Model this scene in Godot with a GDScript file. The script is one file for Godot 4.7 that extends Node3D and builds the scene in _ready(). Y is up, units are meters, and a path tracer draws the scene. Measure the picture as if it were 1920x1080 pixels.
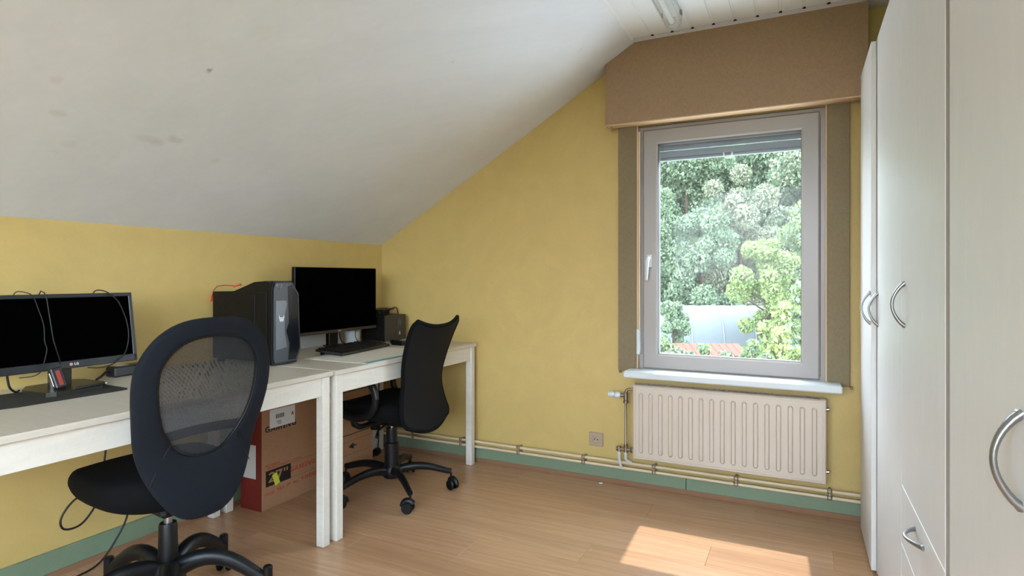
extends Node3D
# Attic study: x to the right along the window wall, z from the window wall into the room, y up, metres.

const EXPOSURE := 1.46
const CEIL := 2.472          # flat ceiling
const KNEE := 1.406          # height of the low wall under the roof slope
const CREASE := 1.815        # x where the slope meets the flat ceiling
const ROOM_W := 3.5
const ROOM_L := 4.9
const DESK := 0.765

var M := {}
var taken := {}
var rng := RandomNumberGenerator.new()

func _ready() -> void:
	rng.seed = 7
	camera_and_light()
	materials()
	shell()
	window_parts()
	pelmet_and_boards()
	ceiling_boards()
	wardrobes()
	desks()
	radiator()
	pipes_and_socket()
	navy_chair()
	black_chair()
	left_desk_things()
	right_desk_things()
	under_desk_things()
	ceiling_lamp()
	outside()

# ---------------------------------------------------------------- camera, sky, sun
func camera_and_light() -> void:
	var cam := Camera3D.new()
	cam.name = "camera"
	add_child(cam)
	var away := Vector3(-0.4427, 0, -0.8967)
	cam.look_at_from_position(Vector3(2.652, 1.18, 3.3133), Vector3(2.652, 1.18, 3.3133) + away, Vector3.UP)
	cam.set_frustum(2.0 * 540.0 / 1110.0 * 0.05, Vector2(0, -20.0 / 1110.0 * 0.05), 0.05, 400.0)
	cam.current = true
	var sky_m := ProceduralSkyMaterial.new()
	sky_m.sky_top_color = Color(0.80, 0.90, 1.0)
	sky_m.sky_horizon_color = Color(0.93, 0.96, 1.0)
	sky_m.ground_bottom_color = Color(0.33, 0.33, 0.30)
	sky_m.ground_horizon_color = Color(0.40, 0.42, 0.38)
	sky_m.sun_angle_max = 0.0
	var env := Environment.new()
	env.background_mode = Environment.BG_SKY
	env.sky = Sky.new()
	env.sky.sky_material = sky_m
	env.background_energy_multiplier = 13.0
	env.tonemap_mode = Environment.TONE_MAPPER_LINEAR
	env.tonemap_exposure = EXPOSURE
	env.sdfgi_enabled = true
	env.ssao_enabled = true
	env.ssil_enabled = true
	var we := WorldEnvironment.new()
	we.name = "environment"
	we.environment = env
	add_child(we)
	var sun := DirectionalLight3D.new()
	sun.name = "sun"
	add_child(sun)
	sun.look_at_from_position(Vector3.ZERO, Vector3(0.05, -1.786, 1.0), Vector3.UP)
	sun.light_color = Color(1.0, 0.98, 0.95)
	sun.light_energy = 1.05
	sun.light_angular_distance = 0.7
	sun.shadow_enabled = true
	sun.sky_mode = DirectionalLight3D.SKY_MODE_LIGHT_ONLY

# ---------------------------------------------------------------- helpers
func begin() -> SurfaceTool:
	var st := SurfaceTool.new()
	st.begin(Mesh.PRIMITIVE_TRIANGLES)
	return st

func tri(st: SurfaceTool, a: Vector3, b: Vector3, c: Vector3, out: Vector3) -> void:
	if (a - c).cross(a - b).dot(out) < 0.0:
		var k := b
		b = c
		c = k
	st.add_vertex(a)
	st.add_vertex(b)
	st.add_vertex(c)

func quad(st: SurfaceTool, a: Vector3, b: Vector3, c: Vector3, d: Vector3, out: Vector3) -> void:
	tri(st, a, b, c, out)
	tri(st, a, c, d, out)

func box(st: SurfaceTool, c: Vector3, s: Vector3, bev := 0.002, bs := Basis()) -> void:
	st.set_smooth_group(-1)
	var h := s * 0.5
	var b := minf(bev, minf(h.x, minf(h.y, h.z)) * 0.49)
	var pt := func(ax: int, sg: Vector3) -> Vector3:
		var v := Vector3((h.x - b) * sg.x, (h.y - b) * sg.y, (h.z - b) * sg.z)
		v[ax] = h[ax] * sg[ax]
		return c + bs * v
	for ax in 3:
		var u := (ax + 1) % 3
		var w := (ax + 2) % 3
		for sg in [-1.0, 1.0]:
			var q := []
			for k in [[-1, -1], [1, -1], [1, 1], [-1, 1]]:
				var s3 := Vector3.ZERO
				s3[ax] = sg
				s3[u] = k[0]
				s3[w] = k[1]
				q.append(pt.call(ax, s3))
			var o := Vector3.ZERO
			o[ax] = sg
			quad(st, q[0], q[1], q[2], q[3], bs * o)
	if b <= 0.0:
		return
	for ax in 3:
		var u := (ax + 1) % 3
		var w := (ax + 2) % 3
		for su in [-1.0, 1.0]:
			for sw in [-1.0, 1.0]:
				var s0 := Vector3.ZERO
				s0[u] = su
				s0[w] = sw
				var sa := s0
				sa[ax] = -1.0
				var sb := s0
				sb[ax] = 1.0
				quad(st, pt.call(u, sa), pt.call(u, sb), pt.call(w, sb), pt.call(w, sa), bs * s0)
	for sx in [-1.0, 1.0]:
		for sy in [-1.0, 1.0]:
			for sz in [-1.0, 1.0]:
				var s3 := Vector3(sx, sy, sz)
				tri(st, pt.call(0, s3), pt.call(1, s3), pt.call(2, s3), bs * s3)

func box2(st: SurfaceTool, lo: Vector3, hi: Vector3, bev := 0.002) -> void:
	box(st, (lo + hi) * 0.5, (hi - lo).abs(), bev)

func tube(st: SurfaceTool, pts: Array, rad, sides := 10, flat_x := 1.0, caps := true) -> void:
	# swept round section; rad a number or one per point; flat_x squeezes the section sideways
	var n := pts.size()
	var rings := []
	var side := Vector3.ZERO
	for i in n:
		var t: Vector3 = (pts[mini(i + 1, n - 1)] - pts[maxi(i - 1, 0)]).normalized()
		if i == 0:
			side = t.cross(Vector3.UP if absf(t.y) < 0.95 else Vector3.RIGHT).normalized()
		else:
			side = (side - t * side.dot(t)).normalized()
		var up := side.cross(t).normalized()
		var r: float = rad[i] if rad is Array else rad
		var ring := []
		for k in sides:
			var a := TAU * k / sides
			ring.append(pts[i] + side * cos(a) * r * flat_x + up * sin(a) * r)
		rings.append(ring)
	st.set_smooth_group(1)
	for i in n - 1:
		for k in sides:
			var k2 := (k + 1) % sides
			var o: Vector3 = (rings[i][k] + rings[i][k2] + rings[i + 1][k]) / 3.0 - (pts[i] + pts[i + 1]) * 0.5
			quad(st, rings[i][k], rings[i][k2], rings[i + 1][k2], rings[i + 1][k], o)
	if caps:
		st.set_smooth_group(-1)
		for e in [0, n - 1]:
			var o: Vector3 = pts[0] - pts[1] if e == 0 else pts[n - 1] - pts[n - 2]
			for k in range(1, sides - 1):
				tri(st, rings[e][0], rings[e][k], rings[e][k + 1], o)

func lathe(st: SurfaceTool, prof: Array, segs := 20, xf := Transform3D()) -> void:
	# prof: Vector2(radius, height) from one end to the other, about local y
	for i in prof.size() - 1:
		var g := 10 + i
		if i > 0:
			var d0: Vector2 = (prof[i] - prof[i - 1]).normalized()
			var d1: Vector2 = (prof[i + 1] - prof[i]).normalized()
			if d0.dot(d1) > 0.75:
				g = st.get_meta("g")
		st.set_meta("g", g)
		st.set_smooth_group(g)
		var p: Vector2 = prof[i]
		var q: Vector2 = prof[i + 1]
		var nn := Vector2(q.y - p.y, p.x - q.x)
		for k in segs:
			var a0 := TAU * k / segs
			var a1 := TAU * (k + 1) / segs
			var c0 := Vector3(cos(a0), 0, sin(a0))
			var c1 := Vector3(cos(a1), 0, sin(a1))
			var o := xf.basis * ((c0 + c1) * 0.5 * nn.x + Vector3(0, nn.y, 0))
			var A := xf * (c0 * p.x + Vector3(0, p.y, 0))
			var B := xf * (c1 * p.x + Vector3(0, p.y, 0))
			var C := xf * (c1 * q.x + Vector3(0, q.y, 0))
			var D := xf * (c0 * q.x + Vector3(0, q.y, 0))
			if p.x > 1e-6:
				tri(st, A, B, C, o)
			if q.x > 1e-6:
				tri(st, A, C, D, o)

func cyl(st: SurfaceTool, a: Vector3, b: Vector3, r: float, segs := 14, bev := 0.0) -> void:
	var y := (b - a).normalized()
	var x := y.cross(Vector3.UP if absf(y.y) < 0.9 else Vector3.RIGHT).normalized()
	var h := (b - a).length()
	var e := minf(bev, r * 0.5)
	var prof := [Vector2(0, 0), Vector2(r - e, 0)]
	if e > 0.0:
		prof.append(Vector2(r, e))
		prof.append(Vector2(r, h - e))
	else:
		prof.append(Vector2(r, h))
	if e > 0.0:
		prof.append(Vector2(r - e, h))
	prof.append(Vector2(0, h))
	lathe(st, prof, segs, Transform3D(Basis(x, y, x.cross(y)), a))

func extrude(st: SurfaceTool, poly: PackedVector2Array, d: float, xf := Transform3D()) -> void:
	# flat outline in local xy, thick along local z from 0 to d
	st.set_smooth_group(-1)
	var idx := Geometry2D.triangulate_polygon(poly)
	for i in range(0, idx.size(), 3):
		for z in [0.0, d]:
			var v := []
			for k in 3:
				v.append(xf * Vector3(poly[idx[i + k]].x, poly[idx[i + k]].y, z))
			tri(st, v[0], v[1], v[2], xf.basis * Vector3(0, 0, -1.0 if z == 0.0 else 1.0))
	var cw := Geometry2D.is_polygon_clockwise(poly)
	for i in poly.size():
		var p := poly[i]
		var q := poly[(i + 1) % poly.size()]
		var nn := Vector2(q.y - p.y, p.x - q.x) * (-1.0 if cw else 1.0)
		quad(st, xf * Vector3(p.x, p.y, 0), xf * Vector3(q.x, q.y, 0), xf * Vector3(q.x, q.y, d), xf * Vector3(p.x, p.y, d), xf.basis * Vector3(nn.x, nn.y, 0))

func numbered(called: String) -> String:
	if not taken.has(called):
		taken[called] = 0
		return called
	taken[called] += 1
	return "%s_%03d" % [called, taken[called]]

func obj(called: String, st: SurfaceTool, m: Material, parent: Node = self) -> MeshInstance3D:
	st.generate_normals()
	return obj_mesh(called, st.commit(), m, parent)

func obj_mesh(called: String, mesh: Mesh, m: Material, parent: Node = self) -> MeshInstance3D:
	var o := MeshInstance3D.new()
	o.name = numbered(called) if parent == self else called
	o.mesh = mesh
	o.material_override = m
	parent.add_child(o, true)
	return o

func thing(called: String, label: String, category: String, at := Vector3.ZERO, turn := 0.0, group := "") -> Node3D:
	var o := Node3D.new()
	o.name = numbered(called)
	add_child(o)
	o.position = at
	o.rotation.y = turn
	tag(o, label, category, group)
	return o

func tag(o: Node, label: String, category: String, group := "") -> Node:
	o.set_meta("label", label)
	o.set_meta("category", category)
	if group != "":
		o.set_meta("group", group)
	return o

func structure(o: Node, label := "") -> Node:
	o.set_meta("kind", "structure")
	if label != "":
		o.set_meta("label", label)
	return o

func frame(called: String, label := "") -> Node3D:
	var o := Node3D.new()
	o.name = called
	add_child(o)
	structure(o, label)
	return o

func text(parent: Node, called: String, words: String, m: Material, at: Vector3, height: float, bs := Basis(Vector3.UP, PI / 2), stretch := 1.0, serif := "Droid Sans") -> void:
	var t := TextMesh.new()
	var f := SystemFont.new()
	f.font_names = PackedStringArray([serif])
	f.font_weight = 700
	t.font = f
	t.text = words
	t.font_size = 48
	t.pixel_size = height / 36.0
	t.depth = 0.0006
	var o := obj_mesh(called, t, m, parent)
	o.transform = Transform3D(bs * Basis.from_scale(Vector3(stretch, 1, 1)), at)

# ---------------------------------------------------------------- materials
func tex(size: int, fn: Callable) -> ImageTexture:
	var im := Image.create(size, size, false, Image.FORMAT_RGB8)
	for y in size:
		for x in size:
			im.set_pixel(x, y, fn.call(float(x) / size, float(y) / size))
	return ImageTexture.create_from_image(im)

func noise(freq: float, sd: int, oct := 3) -> FastNoiseLite:
	var n := FastNoiseLite.new()
	n.noise_type = FastNoiseLite.TYPE_SIMPLEX_SMOOTH
	n.seed = sd
	n.frequency = freq
	n.fractal_octaves = oct
	return n

func ring_noise(n: FastNoiseLite, u: float, v: float, su: float, sv: float) -> float:
	# repeats without a seam in both directions
	var a := u * TAU
	var b := v * TAU
	return n.get_noise_3d(cos(a) * su + cos(b) * sv * 0.73, sin(a) * su + 11.0, sin(b) * sv + cos(b) * sv * 0.31)

func mat(key: String, c: Color, rough := 0.6, metal := 0.0, spec := 0.5) -> StandardMaterial3D:
	var m := StandardMaterial3D.new()
	m.resource_name = key
	m.albedo_color = c
	m.roughness = rough
	m.metallic = metal
	m.metallic_specular = spec
	M[key] = m
	return m

func textured(m: StandardMaterial3D, t: Texture2D, scale: Vector3, bump: Texture2D = null, depth := 0.0, world := true) -> void:
	if t:
		m.albedo_texture = t
	m.uv1_triplanar = true
	m.uv1_world_triplanar = world
	m.uv1_scale = scale
	if bump:
		m.heightmap_enabled = true
		m.heightmap_texture = bump
		m.heightmap_scale = depth

func materials() -> void:
	var n1 := noise(1.0, 3, 4)
	var n2 := noise(1.0, 11, 3)
	# painted plaster: faint roller stipple and patchy wear
	var paint := tex(256, func(u, v):
		var g: float = 0.965 + 0.03 * ring_noise(n1, u, v, 1.4, 1.4) + 0.015 * ring_noise(n2, u, v, 14.0, 14.0)
		return Color(g, g, g * 0.995))
	var stipple := tex(256, func(u, v):
		var g: float = 0.5 + 0.35 * ring_noise(n2, u, v, 24.0, 24.0) + 0.1 * ring_noise(n1, u, v, 8.0, 8.0)
		return Color(g, g, g))
	textured(mat("yellow_paint", Color(0.80, 0.693, 0.425), 0.55), paint, Vector3.ONE * 0.9, stipple, 0.06)
	# old smudges, a nail hole and scratches on the slope: x, z, half sizes, strength
	var marks := [[0.820, 1.948, 0.006, 0.006, 0.75], [0.481, 1.945, 0.012, 0.035, 0.14], [0.500, 1.854, 0.010, 0.022, 0.20], [0.514, 1.874, 0.007, 0.012, 0.16], [0.469, 1.907, 0.012, 0.020, 0.12], [0.505, 2.253, 0.010, 0.020, 0.14], [0.626, 2.316, 0.012, 0.012, 0.12], [0.441, 1.638, 0.010, 0.012, 0.12], [1.612, 0.412, 0.016, 0.005, 0.18], [1.244, 1.063, 0.006, 0.006, 0.25], [0.389, 2.163, 0.014, 0.02, 0.08]]
	var slope_tex := tex(640, func(u, v):
		var g: float = 0.965 + 0.02 * ring_noise(n1, u, v, 3.0, 3.0) + 0.01 * ring_noise(n2, u, v, 20.0, 20.0)
		var c := Color(g, g, g)
		for k in marks:
			var d: float = pow((u * 5.0 - k[0]) / k[2], 2.0) + pow((v * 5.0 - k[1]) / k[3], 2.0)
			if d < 2.5:
				c = c.lerp(Color(0.66, 0.55, 0.43) if k[4] < 0.5 else Color(0.4, 0.36, 0.3), 0.7 * k[4] * clampf(1.6 - d * 0.65, 0.0, 1.0))
		return c)
	var sp := mat("slope_paint", Color(0.91, 0.92, 0.94), 0.6)
	textured(sp, slope_tex, Vector3.ONE * 0.2)
	sp.uv1_triplanar_sharpness = 8.0
	mat("ceiling_board", Color(0.93, 0.945, 0.96), 0.35)
	mat("ceiling_groove", Color(0.80, 0.80, 0.79), 0.5)
	mat("notch", Color(0.16, 0.12, 0.09), 0.8)
	textured(mat("green_paint", Color(0.48, 0.55, 0.45), 0.45), paint, Vector3.ONE * 2.0)
	mat("raw_edge", Color(0.55, 0.40, 0.29), 0.8)
	mat("gap_dark", Color(0.16, 0.09, 0.05), 0.9)
	# beech laminate: long grain along x
	var grain := tex(512, func(u, v):
		var w: float = ring_noise(n1, u, v, 0.35, 5.0)
		var f: float = ring_noise(n2, u, v, 2.2, 42.0)
		var g: float = 0.92 + 0.09 * w + 0.06 * f
		return Color(g, g * (0.985 + 0.012 * w), g * (0.965 + 0.025 * w)))
	var tones := [Color(0.78, 0.615, 0.475), Color(0.80, 0.64, 0.50), Color(0.76, 0.595, 0.455), Color(0.79, 0.625, 0.485)]
	for i in 4:
		var m := mat("laminate_%d" % i, tones[i], 0.30, 0.0, 0.5)
		textured(m, grain, Vector3(0.75, 1.0, 1.6))
		m.uv1_offset = Vector3(0.17 * i, 0, 0.31 * i)
	# white painted wood
	var brush := tex(256, func(u, v):
		var g: float = 0.955 + 0.03 * ring_noise(n1, u, v, 0.8, 9.0) + 0.015 * ring_noise(n2, u, v, 9.0, 9.0)
		return Color(g, g * 0.995, g * 0.985))
	textured(mat("desk_white", Color(0.885, 0.87, 0.83), 0.42), brush, Vector3(1.2, 1.2, 1.2))
	textured(mat("desk_top", Color(0.82, 0.79, 0.735), 0.4), brush, Vector3(1.2, 1.2, 1.2))
	# wardrobe foil: fine upright lines
	var foil := tex(256, func(u, v):
		var g: float = 0.965 + 0.012 * ring_noise(n1, u, v, 40.0, 0.5) + 0.012 * ring_noise(n2, u, v, 2.0, 2.0)
		return Color(g, g, g))
	textured(mat("wardrobe_foil", Color(0.89, 0.88, 0.865), 0.42), foil, Vector3(1.3, 0.5, 1.3))
	mat("gap_shade", Color(0.52, 0.47, 0.42), 0.6)
	mat("handle_metal", Color(0.60, 0.60, 0.60), 0.32, 0.9)
	mat("chrome", Color(0.74, 0.73, 0.70), 0.18, 1.0)
	mat("brass", Color(0.60, 0.56, 0.50), 0.3, 0.9)
	mat("upvc", Color(0.62, 0.592, 0.572), 0.32)
	mat("upvc_dark", Color(0.42, 0.40, 0.38), 0.5)
	mat("gasket", Color(0.20, 0.21, 0.22), 0.6)
	mat("sill_white", Color(0.80, 0.82, 0.82), 0.3)
	mat("wood_strip", Color(0.80, 0.68, 0.55), 0.5)
	mat("rail_brown", Color(0.56, 0.43, 0.34), 0.5)
	var glass := mat("glass", Color(0.93, 0.97, 1.0, 0.03), 0.02)
	glass.metallic_specular = 0.18
	glass.transparency = BaseMaterial3D.TRANSPARENCY_ALPHA
	# speckled brown board covering of the pelmet and the window boards
	var speck := tex(512, func(u, v):
		var g: float = 0.90 + 0.10 * ring_noise(n2, u, v, 60.0, 60.0) + 0.05 * ring_noise(n1, u, v, 3.0, 3.0)
		return Color(g, g * 0.99, g * 0.97))
	textured(mat("pelmet_cloth", Color(0.69, 0.575, 0.46), 0.85), speck, Vector3.ONE * 3.0)
	textured(mat("side_cloth", Color(0.565, 0.505, 0.395), 0.85), speck, Vector3.ONE * 3.0)
	mat("radiator_white", Color(0.78, 0.725, 0.66), 0.3)
	mat("radiator_grille", Color(0.80, 0.80, 0.78), 0.4)
	mat("radiator_slot", Color(0.10, 0.10, 0.10), 0.8)
	mat("pipe_cream", Color(0.83, 0.75, 0.62), 0.38)
	mat("clip_grey", Color(0.62, 0.56, 0.48), 0.4, 0.4)
	mat("socket_cream", Color(0.66, 0.58, 0.49), 0.45)
	mat("socket_hole", Color(0.10, 0.08, 0.06), 0.7)
	# chair
	var weave := tex(256, func(u, v):
		var g: float = 0.88 + 0.12 * ring_noise(n2, u, v, 50.0, 50.0) + 0.05 * ring_noise(n1, u, v, 3.0, 3.0)
		return Color(g, g, g))
	var m1 := mat("navy_fabric", Color(0.060, 0.082, 0.115), 0.85, 0.0, 0.35)
	textured(m1, weave, Vector3.ONE * 6.0, null, 0.0, false)
	m1.rim_enabled = true
	m1.rim = 0.08
	textured(mat("black_fabric", Color(0.030, 0.030, 0.032), 0.9, 0.0, 0.3), weave, Vector3.ONE * 6.0, null, 0.0, false)
	textured(mat("black_mesh", Color(0.052, 0.052, 0.055), 0.8, 0.0, 0.35), weave, Vector3.ONE * 10.0, null, 0.0, false)
	mat("black_plastic", Color(0.058, 0.062, 0.072), 0.4, 0.0, 0.4)
	mat("deep_plastic", Color(0.035, 0.035, 0.037), 0.45, 0.0, 0.4)
	mat("thread", Color(0.10, 0.105, 0.115), 0.7)
	# electronics
	mat("screen_black", Color(0.006, 0.006, 0.006), 0.6, 0.0, 0.05)
	mat("bezel_dark", Color(0.125, 0.135, 0.145), 0.4)
	mat("bezel_brown", Color(0.21, 0.18, 0.16), 0.4)
	mat("case_black", Color(0.060, 0.056, 0.045), 0.5, 0.0, 0.35)
	mat("case_panel", Color(0.21, 0.222, 0.245), 0.35)
	mat("case_smoked", Color(0.075, 0.08, 0.10), 0.15)
	mat("case_window", Color(0.44, 0.455, 0.48), 0.2)
	mat("emblem_white", Color(0.80, 0.82, 0.85), 0.4)
	mat("white_print", Color(0.88, 0.88, 0.87), 0.5)
	mat("logo_pink", Color(0.78, 0.55, 0.55), 0.5)
	mat("label_red", Color(0.60, 0.20, 0.15), 0.55)
	mat("orange_plug", Color(0.86, 0.38, 0.22), 0.5)
	mat("cable_black", Color(0.06, 0.06, 0.06), 0.5)
	mat("cable_olive", Color(0.19, 0.17, 0.09), 0.5)
	mat("mat_black", Color(0.12, 0.115, 0.10), 0.9)
	mat("stand_gloss", Color(0.17, 0.165, 0.13), 0.25)
	mat("key_black", Color(0.13, 0.13, 0.115), 0.55)
	mat("display_blue", Color(0.24, 0.26, 0.34), 0.2)
	mat("paper", Color(0.87, 0.85, 0.80), 0.7)
	mat("teal_plastic", Color(0.42, 0.60, 0.62), 0.4)
	mat("tub_white", Color(0.80, 0.82, 0.83), 0.4)
	mat("panel_white", Color(0.80, 0.80, 0.78), 0.5)
	# card
	var card := tex(256, func(u, v):
		var g: float = 0.94 + 0.04 * ring_noise(n1, u, v, 2.0, 7.0) + 0.02 * ring_noise(n2, u, v, 20.0, 20.0)
		return Color(g, g, g))
	textured(mat("cardboard", Color(0.70, 0.53, 0.39), 0.8), card, Vector3.ONE * 2.0)
	textured(mat("box_red", Color(0.46, 0.12, 0.075), 0.6), card, Vector3.ONE * 2.0)
	mat("print_red", Color(0.70, 0.29, 0.20), 0.7)
	mat("print_line", Color(0.46, 0.30, 0.21), 0.7)
	mat("print_black", Color(0.07, 0.06, 0.055), 0.6)
	mat("sticker_yellow", Color(0.83, 0.86, 0.25), 0.6)
	# lamp
	mat("lamp_tray", Color(0.84, 0.85, 0.85), 0.4)
	mat("lamp_tube", Color(0.92, 0.92, 0.90), 0.3)
	var cover := mat("lamp_cover", Color(0.85, 0.88, 0.86, 0.22), 0.12)
	cover.transparency = BaseMaterial3D.TRANSPARENCY_ALPHA
	# outdoors
	mat("bark", Color(0.28, 0.24, 0.20), 0.9, 0.0, 0.15)
	mat("render_wall", Color(0.50, 0.47, 0.43), 0.9, 0.0, 0.15)
	mat("eave_wood", Color(0.42, 0.36, 0.31), 0.8)
	mat("shutter_grey", Color(0.50, 0.53, 0.56), 0.5)
	mat("tunnel_plastic", Color(0.365, 0.372, 0.375), 0.9, 0.0, 0.15)
	mat("tunnel_hoop", Color(0.46, 0.46, 0.44), 0.6, 0.0, 0.2)
	mat("bounce_pale", Color(0.88, 0.87, 0.85), 0.9)
	mat("forest_floor", Color(0.25, 0.30, 0.20), 0.95, 0.0, 0.1)
	mat("meadow", Color(0.28, 0.33, 0.18), 0.95, 0.0, 0.1)
	mat("roof_tile", Color(0.38, 0.23, 0.185), 0.85, 0.0, 0.15)
	var leaf := mat("leaf", Color(1, 1, 1), 0.8, 0.0, 0.12)
	leaf.vertex_color_use_as_albedo = true
	leaf.backlight_enabled = true
	leaf.backlight = Color(0.5, 0.5, 0.5)
	mat("debris", Color(0.86, 0.85, 0.82), 0.7)

# ---------------------------------------------------------------- the room
func slab_x(y0: float, y1: float, z0: float, z1: float, x0: float, x1: float, st: SurfaceTool) -> void:
	box2(st, Vector3(x0, y0, z0), Vector3(x1, y1, z1), 0.0)

func shell() -> void:
	# floor: base slab and single laminate boards
	var st := begin()
	box2(st, Vector3(-0.3, -0.2, -0.3), Vector3(ROOM_W + 0.3, -0.012, ROOM_L + 0.3), 0.0)
	var fl := structure(obj("floor", st, M.gap_dark), "warm beech laminate floor boards")
	var pw := 0.193
	var pl := 1.285
	var row := 0
	var z := 0.022
	while z < ROOM_L:
		var w := minf(pw, ROOM_L - z)
		var x := 0.012 - pl * fposmod(row * 0.37 + 0.12, 1.0)
		while x < ROOM_W - 0.01:
			var a := maxf(x, 0.012)
			var b := minf(x + pl, ROOM_W - 0.01)
			if b - a > 0.02:
				var s := begin()
				box(s, Vector3.ZERO, Vector3(b - a - 0.0006, 0.012, w - 0.0006), 0.0007)
				var o := obj("plank", s, M["laminate_%d" % rng.randi_range(0, 3)], fl)
				o.position = Vector3((a + b) * 0.5, -0.006, z + w * 0.5)
			x += pl
		z += pw
		row += 1
	# low wall on the left
	st = begin()
	box2(st, Vector3(-0.3, -0.2, -0.3), Vector3(0, KNEE, ROOM_L + 0.3), 0.0)
	structure(obj("wall_left", st, M.yellow_paint), "low yellow wall under the sloping ceiling")
	# window wall: four blocks round the opening
	st = begin()
	var ox0 := 1.80
	var ox1 := 2.765
	var oy0 := 0.645
	var oy1 := 2.03
	box2(st, Vector3(-0.3, -0.2, -0.3), Vector3(ox0, 2.9, 0), 0.0)
	box2(st, Vector3(ox1, -0.2, -0.3), Vector3(ROOM_W + 0.3, 2.9, 0), 0.0)
	box2(st, Vector3(ox0, -0.2, -0.3), Vector3(ox1, oy0, 0), 0.0)
	box2(st, Vector3(ox0, oy1, -0.05), Vector3(ox1, 2.9, 0), 0.0)
	box2(st, Vector3(ox0, 2.55, -0.3), Vector3(ox1, 2.9, -0.05), 0.0)
	structure(obj("wall_back", st, M.yellow_paint), "yellow gable wall with the window")
	# right wall behind the wardrobes, with a window added beyond the wardrobe row
	st = begin()
	var rz0 := 3.45
	var rz1 := 4.75
	box2(st, Vector3(ROOM_W, -0.2, -0.3), Vector3(ROOM_W + 0.3, 2.9, rz0), 0.0)
	box2(st, Vector3(ROOM_W, -0.2, rz1), Vector3(ROOM_W + 0.3, 2.9, ROOM_L + 0.3), 0.0)
	box2(st, Vector3(ROOM_W, -0.2, rz0), Vector3(ROOM_W + 0.3, 0.95, rz1), 0.0)
	box2(st, Vector3(ROOM_W, 2.35, rz0), Vector3(ROOM_W + 0.3, 2.9, rz1), 0.0)
	structure(obj("wall_right", st, M.yellow_paint), "yellow wall behind the wardrobes")
	# wall behind the camera with an opening for an added window
	st = begin()
	var fx0 := 0.95
	var fx1 := 3.4
	box2(st, Vector3(-0.3, -0.2, ROOM_L), Vector3(fx0, 2.9, ROOM_L + 0.3), 0.0)
	box2(st, Vector3(fx1, -0.2, ROOM_L), Vector3(ROOM_W + 0.3, 2.9, ROOM_L + 0.3), 0.0)
	box2(st, Vector3(fx0, -0.2, ROOM_L), Vector3(fx1, 0.6, ROOM_L + 0.3), 0.0)
	box2(st, Vector3(fx0, 2.4, ROOM_L), Vector3(fx1, 2.9, ROOM_L + 0.3), 0.0)
	structure(obj("wall_front", st, M.yellow_paint), "wall behind the viewer with a wide added window")
	fill_window("added_window_2", Vector3(ROOM_W + 0.12, 1.65, (rz0 + rz1) * 0.5), Vector2(rz1 - rz0, 1.4), PI / 2)
	fill_window("added_window_3", Vector3((fx0 + fx1) * 0.5, 1.5, ROOM_L + 0.12), Vector2(fx1 - fx0, 1.8), 0.0)
	# ceiling: roof slope and the panel above the boards
	var ce := frame("ceiling", "white roof slope and boarded flat ceiling")
	st = begin()
	var poly := PackedVector2Array([Vector2(-0.3, KNEE - 0.1764), Vector2(CREASE, CEIL), Vector2(CREASE, CEIL + 0.25), Vector2(-0.3, KNEE + 0.1)])
	extrude(st, poly, ROOM_L + 0.6, Transform3D(Basis(), Vector3(0, 0, -0.3)))
	obj("slope", st, M.slope_paint, ce)
	st = begin()
	box2(st, Vector3(CREASE - 0.01, CEIL + 0.012, -0.3), Vector3(ROOM_W + 0.3, CEIL + 0.25, ROOM_L + 0.3), 0.0)
	obj("panel", st, M.ceiling_groove, ce)
	# skirting: green boards with a raw lower edge, left and below the window
	var sl := frame("baseboard_left", "green painted skirting board along the low wall")
	var sb := frame("baseboard_back", "green painted skirting board under the pipes")
	st = begin()
	box2(st, Vector3(0, 0.026, 0.02), Vector3(0.018, 0.108, 2.3), 0.003)
	obj("board", st, M.green_paint, sl)
	st = begin()
	box2(st, Vector3(0, 0.026, 2.302), Vector3(0.018, 0.108, ROOM_L), 0.003)
	obj("board", st, M.green_paint, sl)
	st = begin()
	box2(st, Vector3(0, -0.012, 0.02), Vector3(0.013, 0.026, ROOM_L), 0.001)
	obj("raw_edge", st, M.raw_edge, sl)
	for e in [[0.0, 2.076], [2.078, ROOM_W]]:
		st = begin()
		box2(st, Vector3(e[0], 0.026, 0), Vector3(e[1], 0.104, 0.018), 0.003)
		obj("board", st, M.green_paint, sb)
	st = begin()
	box2(st, Vector3(0, -0.012, 0), Vector3(ROOM_W, 0.026, 0.014), 0.001)
	obj("raw_edge", st, M.raw_edge, sb)

func fill_window(called: String, at: Vector3, size: Vector2, turn: float) -> void:
	# unseen window, added and sized to fill the room with daylight
	var w := frame(called, "unseen white framed window added for fill daylight")
	w.position = at
	w.rotation.y = turn
	var h := size * 0.5
	var st := begin()
	for sx in [-1.0, 1.0]:
		box(st, Vector3(sx * (h.x - 0.03), 0, 0), Vector3(0.06, size.y, 0.06), 0.004)
	for sy in [-1.0, 1.0]:
		box(st, Vector3(0, sy * (h.y - 0.03), 0), Vector3(size.x, 0.06, 0.06), 0.004)
	obj("window_frame", st, M.upvc, w)
	st = begin()
	box(st, Vector3.ZERO, Vector3(size.x - 0.12, size.y - 0.12, 0.004), 0.0)
	obj("pane", st, M.glass, w)

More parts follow.
